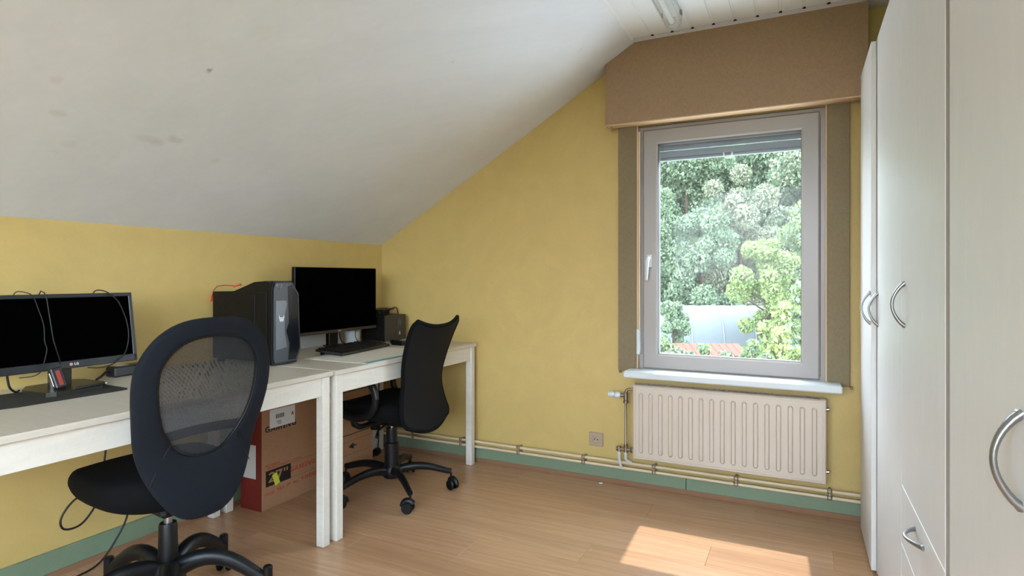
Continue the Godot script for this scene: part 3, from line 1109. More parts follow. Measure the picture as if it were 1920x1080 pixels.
	tube(st, [Vector3(0, 0.42, 0.06), Vector3(0, 0.42, 0.15), Vector3(0, 0.435, 0.195), Vector3(0, 0.47, 0.212), Vector3(0, 0.56, 0.20)], [0.03, 0.03, 0.03, 0.028, 0.02], 10, 0.5)
	obj("back_support", st, M.deep_plastic, t)

func net(st: SurfaceTool, inner: Callable, zf: Callable, pitch: float, r: float) -> void:
	# threads in two diagonal families, clipped to the window outline
	var poly := PackedVector2Array()
	for k in 48:
		poly.append(inner.call(TAU * k / 48.0))
	st.set_smooth_group(-1)
	for fam in 2:
		var dir := Vector2(1, 0.9).normalized() if fam == 0 else Vector2(1, -0.9).normalized()
		var nrm := Vector2(-dir.y, dir.x)
		var c := Vector2(0, 0.8)
		var k := -0.28
		while k < 0.28:
			var a := c + nrm * k - dir * 0.5
			var b := c + nrm * k + dir * 0.5
			for piece in Geometry2D.intersect_polyline_with_polygon(PackedVector2Array([a, b]), poly):
				var steps := 5
				for i in steps:
					var p: Vector2 = piece[0].lerp(piece[1], i / float(steps))
					var q: Vector2 = piece[0].lerp(piece[1], (i + 1) / float(steps))
					var off := 0.0006 * (1 if fam == 0 else -1)
					var P := Vector3(p.x, p.y, zf.call(p.x, p.y) + off)
					var Q := Vector3(q.x, q.y, zf.call(q.x, q.y) + off)
					var w := Vector3(nrm.x, nrm.y, 0) * r
					var h := Vector3(0, 0, r * 0.8)
					quad(st, P - w, Q - w, Q + h, P + h, Vector3(-nrm.x, -nrm.y, 1))
					quad(st, P + h, Q + h, Q + w, P + w, Vector3(nrm.x, nrm.y, 1))
					quad(st, P + w, Q + w, Q - w, P - w, Vector3(0, 0, -1))
			k += pitch

func black_chair() -> void:
	var t := thing("office_chair", "black swivel chair with loop armrests tucked under the corner table", "chair", Vector3(0.62, 0, 0.69), deg_to_rad(92.0))
	star_base(t, 0.325, deg_to_rad(56.0), 0.118, 0.028, 0.026, false, 0.029)
	var st := begin()
	lathe(st, [Vector2(0, 0.085), Vector2(0.042, 0.085), Vector2(0.052, 0.10), Vector2(0.052, 0.135), Vector2(0.042, 0.15), Vector2(0, 0.15)], 20)
	obj("hub", st, M.black_plastic, t)
	st = begin()
	lathe(st, [Vector2(0, 0.145), Vector2(0.040, 0.145), Vector2(0.038, 0.275), Vector2(0.031, 0.28), Vector2(0.030, 0.355), Vector2(0, 0.355)], 20)
	obj("column_sleeve", st, M.black_plastic, t)
	st = begin()
	cyl(st, Vector3(0, 0.35, 0), Vector3(0, 0.41, 0), 0.014, 12)
	obj("gas_column", st, M.chrome, t)
	st = begin()
	box(st, Vector3(0, 0.405, 0.02), Vector3(0.15, 0.05, 0.24), 0.012)
	obj("mechanism", st, M.deep_plastic, t)
	st = begin()
	lathe(st, [Vector2(0, 0), Vector2(0.024, 0), Vector2(0.028, 0.006), Vector2(0.028, 0.045), Vector2(0.02, 0.052), Vector2(0, 0.052)], 16, Transform3D(Basis(), Vector3(0, 0.335, -0.11)))
	obj("tilt_knob", st, M.deep_plastic, t)
	st = begin()
	tube(st, [Vector3(-0.05, 0.40, 0.02), Vector3(-0.20, 0.392, 0.06), Vector3(-0.245, 0.372, 0.085)], [0.006, 0.006, 0.009], 8)
	obj("lever", st, M.black_plastic, t)
	st = begin()
	cushion(st, 0.235, 0.235,
		func(x, z): return 0.522 - 0.05 * pow(clampf((-z - 0.10) / 0.14, 0, 1), 2.0) + 0.15 * x * x,
		func(x, z): return 0.425 + 0.3 * x * x)
	var s := obj("seat", st, M.black_fabric, t)
	s.position.z = -0.03
	# backrest: thin stretched shell with an S-shaped profile and raised upper corners
	var W := func(v: float) -> float:
		return 0.205 + 0.012 * cos(v * TAU * 0.9) - 0.02 * exp(-pow((v - 0.45) / 0.18, 2.0)) + 0.012 * v
	var back := func(u: float, v: float, th: float) -> Vector3:
		var rnd := 1.0
		if v < 0.12:
			rnd = sqrt(maxf(0.0, 1.0 - pow((0.12 - v) / 0.12, 2.0))) * 0.30 + 0.70
		if v > 0.90:
			rnd = sqrt(maxf(0.0, 1.0 - pow((v - 0.90) / 0.10, 2.0))) * 0.14 + 0.86
		var x: float = W.call(v) * u * rnd
		var y := lerpf(0.372, 0.925, v) + 0.035 * pow(absf(u), 2.5) * smoothstep(0.6, 1.0, v) + 0.03 * u * u * (1.0 - smoothstep(0.0, 0.25, v))
		var z := 0.204 + 0.055 * pow(1.0 - v, 2.0) * 1.0 + 0.115 * pow(v, 2.4) - 0.022 * sin(PI * v) - 0.018 * u * u
		return Vector3(x, y, z + th)
	st = begin()
	st.set_smooth_group(5)
	var nu := 22
	var nv := 30
	for i in nu:
		for j in nv:
			var u0 := lerpf(-1, 1, i / float(nu))
			var u1 := lerpf(-1, 1, (i + 1) / float(nu))
			var v0 := j / float(nv)
			var v1 := (j + 1) / float(nv)
			for th in [-0.009, 0.009]:
				quad(st, back.call(u0, v0, th), back.call(u1, v0, th), back.call(u1, v1, th), back.call(u0, v1, th), Vector3(0, 0, th))
	obj("back_shell", st, M.black_mesh, t)
	st = begin()
	var rim := []
	for i in nu + 1:
		rim.append(back.call(lerpf(-1, 1, i / float(nu)), 0.0, 0.0))
	for j in range(1, nv + 1):
		rim.append(back.call(1.0, j / float(nv), 0.0))
	for i in range(1, nu + 1):
		rim.append(back.call(lerpf(1, -1, i / float(nu)), 1.0, 0.0))
	for j in range(1, nv + 1):
		rim.append(back.call(-1.0, 1.0 - j / float(nv), 0.0))
	tube(st, rim, 0.0115, 8)
	obj("back_rim", st, M.black_fabric, t)
	st = begin()
	tube(st, [Vector3(0, 0.405, 0.10), Vector3(0, 0.40, 0.165), Vector3(0, 0.43, 0.205), Vector3(0, 0.52, 0.180)], 0.024, 10, 0.4)
	obj("back_support", st, M.deep_plastic, t)
	# loop armrests
	for sg in [-1.0, 1.0]:
		st = begin()
		var ring := []
		for k in 25:
			var a := TAU * k / 24.0
			ring.append(Vector3(sg * 0.262, 0.565 + 0.105 * spow(sin(a), 0.85), -0.045 + 0.135 * spow(cos(a), 0.85)))
		tube(st, ring, 0.0155, 10, 1.3, false)
		tube(st, [Vector3(sg * 0.262, 0.46, -0.05), Vector3(sg * 0.258, 0.425, -0.045), Vector3(sg * 0.235, 0.408, -0.03), Vector3(sg * 0.10, 0.408, -0.02)], 0.014, 10, 1.4)
		obj("armrest", st, M.black_plastic, t)

# ---------------------------------------------------------------- things on the desk in front
func hexagon_plate(st: SurfaceTool, pts: PackedVector2Array, y: float, th: float) -> void:
	# outline given as (x, z)
	extrude(st, pts, th, Transform3D(Basis(Vector3(1, 0, 0), Vector3(0, 0, 1), Vector3(0, 1, 0)), Vector3(0, y, 0)))

func cable(label: String, pts: Array, r: float, m: Material, group := "") -> MeshInstance3D:
	var c := Curve3D.new()
	for i in pts.size():
		var p: Vector3 = pts[i]
		var tan_v: Vector3 = (pts[mini(i + 1, pts.size() - 1)] - pts[maxi(i - 1, 0)]) / 6.0
		c.add_point(p, -tan_v, tan_v)
	c.bake_interval = 0.012
	var st := begin()
	tube(st, Array(c.get_baked_points()), r, 7)
	var o := obj("cable", st, m)
	tag(o, label, "cable", group)
	return o

func left_desk_things() -> void:
	# wide monitor leaning back
	var tilt := deg_to_rad(8.5)
	var mo := thing("monitor", "wide black monitor at the left with cables hanging over its screen", "monitor", Vector3(0.21, DESK, 2.09))
	var panel := Basis(Vector3.BACK, tilt)        # leans towards the wall
	var hw := 0.266
	var H := 0.278
	var org := Vector3(0.0, 0.078, 0.0)
	var put := func(x: float, y: float, z: float) -> Vector3:
		return org + panel * Vector3(x, y, z)
	var st := begin()
	box(st, put.call(-0.016, H * 0.5, 0), Vector3(0.03, H, hw * 2), 0.004, panel)
	box(st, put.call(-0.04, H * 0.45, 0), Vector3(0.03, H * 0.6, hw * 1.3), 0.012, panel)
	obj("housing", st, M.deep_plastic, mo)
	st = begin()
	box(st, put.call(0.0, 0.014, 0), Vector3(0.008, 0.028, hw * 2), 0.002, panel)
	box(st, put.call(0.0, H - 0.0075, 0), Vector3(0.008, 0.015, hw * 2), 0.002, panel)
	for s in [-1.0, 1.0]:
		box(st, put.call(0.0, H * 0.5, s * (hw - 0.007)), Vector3(0.008, H, 0.014), 0.002, panel)
	obj("bezel", st, M.bezel_dark, mo)
	st = begin()
	box(st, put.call(-0.001, H * 0.5 + 0.006, 0), Vector3(0.003, H - 0.04, hw * 2 - 0.026), 0.0, panel)
	obj("screen", st, M.screen_black, mo)
	st = begin()
	var zc := 2.062 - 2.09
	var ring := []
	for k in 17:
		ring.append(put.call(0.0045, 0.014 + 0.0052 * sin(TAU * k / 16.0), zc + 0.005 + 0.0052 * cos(TAU * k / 16.0)))
	cyl(st, put.call(0.003, 0.014, zc + 0.005), put.call(0.0046, 0.014, zc + 0.005), 0.0056, 16)
	obj("logo_disc", st, M.logo_pink, mo)
	text(mo, "logo_letters", "LG", M.white_print, put.call(0.0045, 0.014, zc - 0.013), 0.0095, panel * Basis(Vector3.UP, PI / 2))
	st = begin()
	box(st, Vector3(-0.028, 0.055, 0), Vector3(0.03, 0.085, 0.07), 0.006)
	obj("neck", st, M.stand_gloss, mo)
	st = begin()
	hexagon_plate(st, PackedVector2Array([Vector2(-0.10, 0.075), Vector2(-0.03, 0.118), Vector2(0.112, 0.112), Vector2(0.134, 0.09), Vector2(0.108, -0.075), Vector2(0.05, -0.115), Vector2(-0.09, -0.115), Vector2(-0.115, -0.09)]), 0.004, 0.014)
	obj("stand_base", st, M.stand_gloss, mo)
	# dark mat below the stand
	st = begin()
	hexagon_plate(st, PackedVector2Array([Vector2(0.150, 1.985), Vector2(0.170, 1.965), Vector2(0.395, 1.972), Vector2(0.412, 1.985), Vector2(0.405, 2.32), Vector2(0.385, 2.40), Vector2(0.35, 2.43), Vector2(0.14, 2.43), Vector2(0.118, 2.40)]), DESK, 0.004)
	tag(obj("desk_mat", st, M.mat_black), "thin black mat under the stand of the cable-draped monitor", "mat")
	# pen on the front of the stand
	st = begin()
	var a := Vector3(0.349, DESK + 0.0235, 2.12)
	var b := Vector3(0.334, DESK + 0.0235, 2.018)
	cyl(st, a, b, 0.005, 10, 0.002)
	var pen := obj("pen", st, M.cable_black)
	tag(pen, "black pen lying along the front of the monitor stand", "pen")
	st = begin()
	cyl(st, b, b + (b - a).normalized() * 0.007, 0.0035, 10, 0.001)
	obj("pen_tip", st, M.chrome, pen)
	# adapter leaning on the neck, with its lead over the monitor top
	var bs := Basis(Vector3.BACK, 0.28) * Basis(Vector3.RIGHT, 0.16)
	var ad := thing("adapter", "small dark adapter with a red label leaning against the monitor stand", "adapter", Vector3(0.272, DESK + 0.020, 2.13))
	st = begin()
	box(st, bs * Vector3(0, 0.038, 0), Vector3(0.022, 0.074, 0.036), 0.003, bs)
	obj("housing", st, M.bezel_dark, ad)
	st = begin()
	box(st, bs * Vector3(0.0112, 0.036, 0), Vector3(0.0008, 0.054, 0.014), 0.0, bs)
	obj("red_label", st, M.label_red, ad)
	st = begin()
	box(st, bs * Vector3(-0.006, 0.036, 0.0185), Vector3(0.006, 0.05, 0.002), 0.0005, bs)
	obj("plug_edge", st, M.chrome, ad)
	st = begin()
	var lead := []
	for p in [[0.262, 0.870, 2.128], [0.245, 0.885, 2.122], [0.206, 0.950, 2.122], [0.196, 1.025, 2.128], [0.184, 1.102, 2.133], [0.176, 1.124, 2.137], [0.160, 1.130, 2.140], [0.146, 1.112, 2.142]]:
		lead.append(Vector3(p[0], p[1], p[2]) - ad.position)
	tube(st, lead, 0.0022, 7)
	obj("lead", st, M.cable_black, ad)
	cable("thin black cable hanging down the left part of the monitor screen", [Vector3(0.146, 1.10, 2.225), Vector3(0.158, 1.128, 2.215), Vector3(0.176, 1.126, 2.195), Vector3(0.182, 1.112, 2.175), Vector3(0.190, 1.065, 2.162), Vector3(0.198, 1.007, 2.149), Vector3(0.206, 0.950, 2.150), Vector3(0.210, 0.921, 2.145), Vector3(0.217, 0.875, 2.157), Vector3(0.222, 0.846, 2.169), Vector3(0.218, 0.832, 2.190), Vector3(0.19, 0.828, 2.22)], 0.0018, M.cable_black, "cables over the left monitor")
	cable("black cable curving down the right part of the monitor screen", [Vector3(0.142, 1.09, 1.965), Vector3(0.156, 1.126, 1.955), Vector3(0.176, 1.127, 1.935), Vector3(0.182, 1.110, 1.908), Vector3(0.188, 1.077, 1.882), Vector3(0.197, 1.007, 1.859), Vector3(0.207, 0.943, 1.856), Vector3(0.216, 0.881, 1.874), Vector3(0.223, 0.846, 1.915), Vector3(0.224, 0.833, 1.965), Vector3(0.20, 0.836, 2.005)], 0.0024, M.cable_black, "cables over the left monitor")
	cable("short black power cable below the left monitor", [Vector3(0.14, 0.86, 2.235), Vector3(0.142, 0.822, 2.233), Vector3(0.142, 0.79, 2.226), Vector3(0.135, 0.771, 2.205), Vector3(0.10, 0.770, 2.18)], 0.0038, M.cable_black)
	# power brick behind
	var br := thing("power_brick", "black power brick on the desk against the low wall", "power brick", Vector3(0.065, DESK, 1.775), 0.08)
	st = begin()
	box(st, Vector3(0, 0.022, 0), Vector3(0.062, 0.044, 0.15), 0.006)
	obj("housing", st, M.bezel_dark, br)
	st = begin()
	box(st, Vector3(0.0, 0.0445, 0.03), Vector3(0.04, 0.0012, 0.045), 0.0)
	obj("rating_sticker", st, M.panel_white, br)
	st = begin()
	tube(st, [Vector3(0, 0.02, 0.074), Vector3(0.01, 0.026, 0.10), Vector3(0.02, 0.012, 0.125), Vector3(0.03, 0.005, 0.15)], 0.0045, 8)
	obj("lead", st, M.cable_black, br)
	tower()

func tower() -> void:
	# front faces +x, flat side faces the camera
	var t := thing("computer_tower", "black angular computer tower with a silver emblem on its front", "computer", Vector3(0.235, DESK, 1.262))
	var st := begin()
	var side := PackedVector2Array([Vector2(-0.205, 0.018), Vector2(-0.205, 0.345), Vector2(-0.06, 0.347), Vector2(0.085, 0.393), Vector2(0.165, 0.398), Vector2(0.185, 0.385), Vector2(0.185, 0.018)])
	extrude(st, side, 0.150, Transform3D(Basis(), Vector3(0, 0, -0.070)))
	obj("body", st, M.case_black, t)
	st = begin()
	box2(st, Vector3(-0.200, 0.028, 0.080), Vector3(0.095, 0.335, 0.086), 0.003)
	obj("side_panel", st, M.case_black, t)
	st = begin()
	box2(st, Vector3(0.100, 0.028, 0.080), Vector3(0.170, 0.345, 0.085), 0.003)
	obj("side_trim", st, M.case_black, t)
	st = begin()
	for i in 6:
		for j in 3:
			if (i + j) % 2 == 0:
				cyl(st, Vector3(-0.165 + i * 0.022, 0.265 + j * 0.022, 0.0855), Vector3(-0.165 + i * 0.022, 0.265 + j * 0.022, 0.0872), 0.006, 8)
	var v := obj("vent_holes", st, M.deep_plastic, t)
	v.set_meta("kind", "stuff")
	# bezel: octagonal front
	var oct := func(m: float) -> PackedVector2Array:
		# (z, y) outline seen from the front
		return PackedVector2Array([Vector2(-0.088 + m, 0.065), Vector2(-0.062 + m * 0.4, 0.006 + m), Vector2(0.080 - m, 0.006 + m), Vector2(0.088 - m, 0.035), Vector2(0.088 - m, 0.36), Vector2(0.076 - m, 0.398 - m), Vector2(-0.030 + m * 0.2, 0.398 - m), Vector2(-0.078 + m, 0.335)])
	var bs := Basis(Vector3(0, 0, 1), Vector3(0, 1, 0), Vector3(1, 0, 0))
	st = begin()
	extrude(st, oct.call(0.0), 0.02, Transform3D(bs, Vector3(0.186, 0, 0)))
	obj("front_bezel", st, M.deep_plastic, t)
	st = begin()
	extrude(st, oct.call(0.009), 0.006, Transform3D(bs, Vector3(0.2062, 0, 0)))
	obj("front_panel", st, M.case_panel, t)
	st = begin()
	extrude(st, PackedVector2Array([Vector2(-0.074, 0.075), Vector2(-0.050, 0.022), Vector2(-0.006, 0.022), Vector2(-0.014, 0.10), Vector2(0.006, 0.16), Vector2(-0.010, 0.20), Vector2(-0.004, 0.372), Vector2(-0.030, 0.380), Vector2(-0.066, 0.330)]), 0.0015, Transform3D(bs, Vector3(0.2123, 0, 0)))
	obj("smoked_panel", st, M.case_smoked, t)
	st = begin()
	extrude(st, PackedVector2Array([Vector2(0.068, 0.075), Vector2(0.068, 0.305), Vector2(0.008, 0.305), Vector2(0.002, 0.290), Vector2(0.018, 0.235), Vector2(0.016, 0.150), Vector2(0.002, 0.085)]), 0.002, Transform3D(bs, Vector3(0.2123, 0, 0)))
	obj("front_window", st, M.case_window, t)
	# horned mask emblem
	var e := PackedVector2Array()
	var half := [Vector2(0.0, 0.006), Vector2(0.004, 0.0035), Vector2(0.010, 0.006), Vector2(0.0145, 0.017), Vector2(0.0155, 0.004), Vector2(0.0115, -0.006), Vector2(0.012, -0.012), Vector2(0.008, -0.011), Vector2(0.006, -0.018), Vector2(0.003, -0.011)]
	for p in half:
		e.append(p)
	e.append(Vector2(0.0, -0.013))
	for i in range(half.size() - 1, 0, -1):
		e.append(Vector2(-half[i].x, half[i].y))
	st = begin()
	extrude(st, e, 0.001, Transform3D(bs, Vector3(0.2144, 0.222, 0.036)))
	var em := obj("emblem", st, M.emblem_white, t)
	st = begin()
	for s in [-1.0, 1.0]:
		extrude(st, PackedVector2Array([Vector2(s * 0.003, -0.002), Vector2(s * 0.009, 0.001), Vector2(s * 0.008, -0.004)]), 0.0006, Transform3D(bs, Vector3(0.2155, 0.222, 0.036)))
	obj("emblem_eyes", st, M.case_panel, em)
	# triangular power button outline
	st = begin()
	var tr := [Vector3(0.2128, 0.384, 0.060), Vector3(0.2128, 0.384, 0.034), Vector3(0.2128, 0.376, 0.032), Vector3(0.2128, 0.357, 0.047), Vector3(0.2128, 0.376, 0.062), Vector3(0.2128, 0.384, 0.060)]
	tube(st, tr, 0.0013, 6)
	obj("power_button", st, M.handle_metal, t)
	for x in [-0.17, 0.13]:
		for z in [-0.05, 0.06]:
			st = begin()
			box(st, Vector3(x, 0.009, z), Vector3(0.035, 0.018, 0.02), 0.003)
			obj("foot", st, M.deep_plastic, t)
	# orange-tipped cable lying over the top
	var c := thing("cable_with_plugs", "dark cable with orange plugs lying over the computer tower", "cable", Vector3(0.14, DESK + 0.362, 1.30))
	var pts := [Vector3(0.055, 0.016, 0.01), Vector3(0.015, 0.012, 0.02), Vector3(-0.05, 0.014, 0.03), Vector3(-0.09, 0.008, 0.035), Vector3(-0.112, -0.012, 0.038), Vector3(-0.118, -0.04, 0.04)]
	st = begin()
	tube(st, pts, 0.0022, 8)
	obj("lead", st, M.label_red, c)
	st = begin()
	box(st, Vector3(0.03, 0.0145, 0.016), Vector3(0.05, 0.007, 0.012), 0.002, Basis(Vector3.BACK, 0.25))
	obj("plug", st, M.orange_plug, c)
	st = begin()
	box(st, Vector3(-0.122, -0.052, 0.042), Vector3(0.008, 0.026, 0.016), 0.002, Basis(Vector3.BACK, -0.2))
	obj("plug", st, M.orange_plug, c)

# ---------------------------------------------------------------- things on the corner desk
func right_desk_things() -> void:
	var mo := thing("monitor", "black frameless monitor with an empty dark screen above the keyboard", "monitor", Vector3(0.19, DESK, 0.638))
	var hw := 0.336
	var y0 := 0.093
	var y1 := 0.472
	var st := begin()
	box2(st, Vector3(-0.022, y0, -hw), Vector3(0.004, y1, hw), 0.003)
	box2(st, Vector3(-0.055, y0 + 0.05, -0.2), Vector3(-0.02, y1 - 0.08, 0.2), 0.012)
	obj("housing", st, M.deep_plastic, mo)
	st = begin()
	box2(st, Vector3(0.004, y0 + 0.018, -hw + 0.003), Vector3(0.006, y1 - 0.003, hw - 0.003), 0.0)
	obj("screen", st, M.screen_black, mo)
	st = begin()
	box2(st, Vector3(0.002, y0, -hw), Vector3(0.010, y0 + 0.0175, hw), 0.002)
	obj("chin", st, M.bezel_brown, mo)
	text(mo, "logo_letters", "acer", M.white_print, Vector3(0.0104, y0 + 0.009, 0.0), 0.0085)
	st = begin()
	box(st, Vector3(-0.035, 0.10, 0.015), Vector3(0.03, 0.20, 0.075), 0.004)
	obj("neck", st, M.deep_plastic, mo)
	st = begin()
	lathe(st, [Vector2(0.0, 0.008), Vector2(0.055, 0.008), Vector2(0.055, 0.013), Vector2(0, 0.013)], 24, Transform3D(Basis(), Vector3(-0.03, 0.004, 0.015)))
	obj("red_ring", st, M.label_red, mo)
	for e in [[0.11, 0.205], [0.11, -0.17]]:
		st = begin()
		tube(st, [Vector3(-0.035, 0.011, 0.015), Vector3(e[0] * 0.5 - 0.03, 0.011, 0.015 + e[1] * 0.5), Vector3(e[0] - 0.03, 0.008, e[1])], [0.010, 0.009, 0.006], 8, 2.4)
		obj("stand_foot", st, M.deep_plastic, mo)
	# keyboard
	var kb := thing("keyboard", "black keyboard standing on its flip feet in front of the right monitor", "keyboard", Vector3(0.378, DESK, 0.712), 0.135)
	var tilt := Basis(Vector3.BACK, -0.10)
	st = begin()
	box(st, Vector3(0, 0.019, 0), Vector3(0.172, 0.014, 0.478), 0.004, tilt)
	obj("case", st, M.key_black, kb)
	st = begin()
	for r in 6:
		var x := -0.062 + r * 0.0245 - (0.006 if r == 0 else 0.0)
		var z := 0.222
		while z > -0.222:
			var w := 0.0165
			if r == 5 and z < 0.13 and z > 0.0:
				w = 0.11
			if not (r == 0 and fposmod(z * 100.0, 9.0) < 1.6) and absf(z + 0.082) > 0.010 and absf(z + 0.150) > 0.008:
				box(st, tilt * Vector3(x, 0.030 - 0.001, z - w * 0.5 + 0.008) + Vector3(0, 0.0, 0), Vector3(0.0175, 0.007, w), 0.002, tilt)
			z -= w + 0.0028
	var keys := obj("keys", st, M.deep_plastic, kb)
	keys.set_meta("kind", "stuff")
	for z in [-0.19, 0.19]:
		st = begin()
		box(st, Vector3(-0.075, 0.010, z), Vector3(0.012, 0.020, 0.026), 0.002)
		obj("flip_foot", st, M.deep_plastic, kb)
	# white sheet with a teal sleeve edge
	var ps := thing("paper_sheet", "white sheet with a teal front edge lying before the keyboard", "paper", Vector3(0.58, DESK, 0.80))
	st = begin()
	box2(st, Vector3(-0.205, 0.0003, -0.30), Vector3(0.203, 0.0022, 0.282), 0.0)
	obj("sheet", st, M.paper, ps)
	st = begin()
	box2(st, Vector3(0.172, 0.0024, -0.24), Vector3(0.203, 0.0052, 0.280), 0.001)
	obj("teal_edge", st, M.teal_plastic, ps)
	# black cube with display
	var cu := thing("backup_power_unit", "black cube with a small display and a white triangle emblem", "power unit", Vector3(0.152, DESK, 0.172))
	st = begin()
	box2(st, Vector3(-0.10, 0.006, -0.105), Vector3(0.094, 0.170, 0.105), 0.005)
	obj("body", st, M.case_black, cu)
	st = begin()
	box2(st, Vector3(0.0945, 0.006, -0.104), Vector3(0.103, 0.170, 0.104), 0.003)
	obj("front_panel", st, M.bezel_brown, cu)
	st = begin()
	box2(st, Vector3(0.1035, 0.095, -0.066), Vector3(0.1048, 0.142, -0.002), 0.0)
	var dp := obj("display", st, M.bezel_dark, cu)
	st = begin()
	box2(st, Vector3(0.105, 0.101, -0.056), Vector3(0.1056, 0.136, -0.012), 0.0)
	obj("display_glass", st, M.display_blue, dp)
	st = begin()
	extrude(st, PackedVector2Array([Vector2(-0.010, -0.012), Vector2(-0.003, 0.014), Vector2(0.003, 0.014), Vector2(0.010, -0.012), Vector2(0.003, -0.006), Vector2(-0.003, -0.006)]), 0.0008, Transform3D(Basis(Vector3(0, 0, -1), Vector3(0, 1, 0), Vector3(1, 0, 0)), Vector3(0.1035, 0.048, -0.036)))
	obj("emblem", st, M.emblem_white, cu)
	for x in [-0.08, 0.075]:
		for z in [-0.085, 0.085]:
			st = begin()
			cyl(st, Vector3(x, 0, z), Vector3(x, 0.006, z), 0.01, 10)
			obj("foot", st, M.deep_plastic, cu)
	# small device on top
	var rt := thing("router", "flat black device on top of the black cube", "router", Vector3(0.125, DESK + 0.170, 0.195), 0.15)
	st = begin()
	box(st, Vector3(0, 0.014, 0), Vector3(0.10, 0.027, 0.13), 0.005)
	obj("housing", st, M.case_black, rt)
	st = begin()
	box(st, Vector3(0.018, 0.033, -0.012), Vector3(0.11, 0.009, 0.15), 0.003, Basis(Vector3.RIGHT, 0.04))
	obj("lid", st, M.deep_plastic, rt)
	cable("olive cable arching from the flat device down behind the cube", [Vector3(0.165, 0.955, 0.135), Vector3(0.165, 0.972, 0.10), Vector3(0.16, 0.978, 0.06), Vector3(0.155, 0.965, 0.033), Vector3(0.155, 0.93, 0.022), Vector3(0.155, 0.84, 0.022), Vector3(0.15, 0.772, 0.03)], 0.0035, M.cable_olive)
	# white tub and back panel behind the monitor
	var tb := thing("plastic_tub", "white plastic tub standing behind the right monitor", "tub", Vector3(0.085, DESK, 0.40))
	st = begin()
	lathe(st, [Vector2(0, 0), Vector2(0.042, 0), Vector2(0.047, 0.006), Vector2(0.050, 0.085), Vector2(0.050, 0.10), Vector2(0, 0.10)], 26)
	obj("tub_body", st, M.tub_white, tb)
	st = begin()
	lathe(st, [Vector2(0, 0.1002), Vector2(0.053, 0.1002), Vector2(0.053, 0.112), Vector2(0.049, 0.116), Vector2(0, 0.116)], 26)
	obj("lid", st, M.tub_white, tb)
	st = begin()
	box2(st, Vector3(0.020, DESK, 0.44), Vector3(0.034, DESK + 0.20, 1.10), 0.002)
	tag(obj("white_board", st, M.panel_white), "white board leaning on the low wall behind the right monitor", "board")
	cable("black cable looping below the right monitor", [Vector3(0.165, 0.90, 0.60), Vector3(0.168, 0.83, 0.60), Vector3(0.172, 0.795, 0.585), Vector3(0.18, 0.772, 0.55), Vector3(0.19, 0.769, 0.50), Vector3(0.20, 0.775, 0.42), Vector3(0.20, 0.785, 0.36), Vector3(0.185, 0.774, 0.31)], 0.0042, M.cable_black)
	cable("thin dark cable coiled in front of the white tub", [Vector3(0.15, 0.86, 0.44), Vector3(0.155, 0.82, 0.452), Vector3(0.16, 0.79, 0.44), Vector3(0.165, 0.772, 0.41), Vector3(0.16, 0.77, 0.36), Vector3(0.15, 0.78, 0.32)], 0.0024, M.cable_black)
	st = begin()
	box(st, Vector3(0.43, DESK + 0.014, 0.37), Vector3(0.09, 0.026, 0.055), 0.012)
	box(st, Vector3(0.40, DESK + 0.020, 0.37), Vector3(0.05, 0.024, 0.05), 0.011)
	tag(obj("computer_mouse", st, M.deep_plastic), "black mouse beside the keyboard, partly behind the black chair", "mouse")

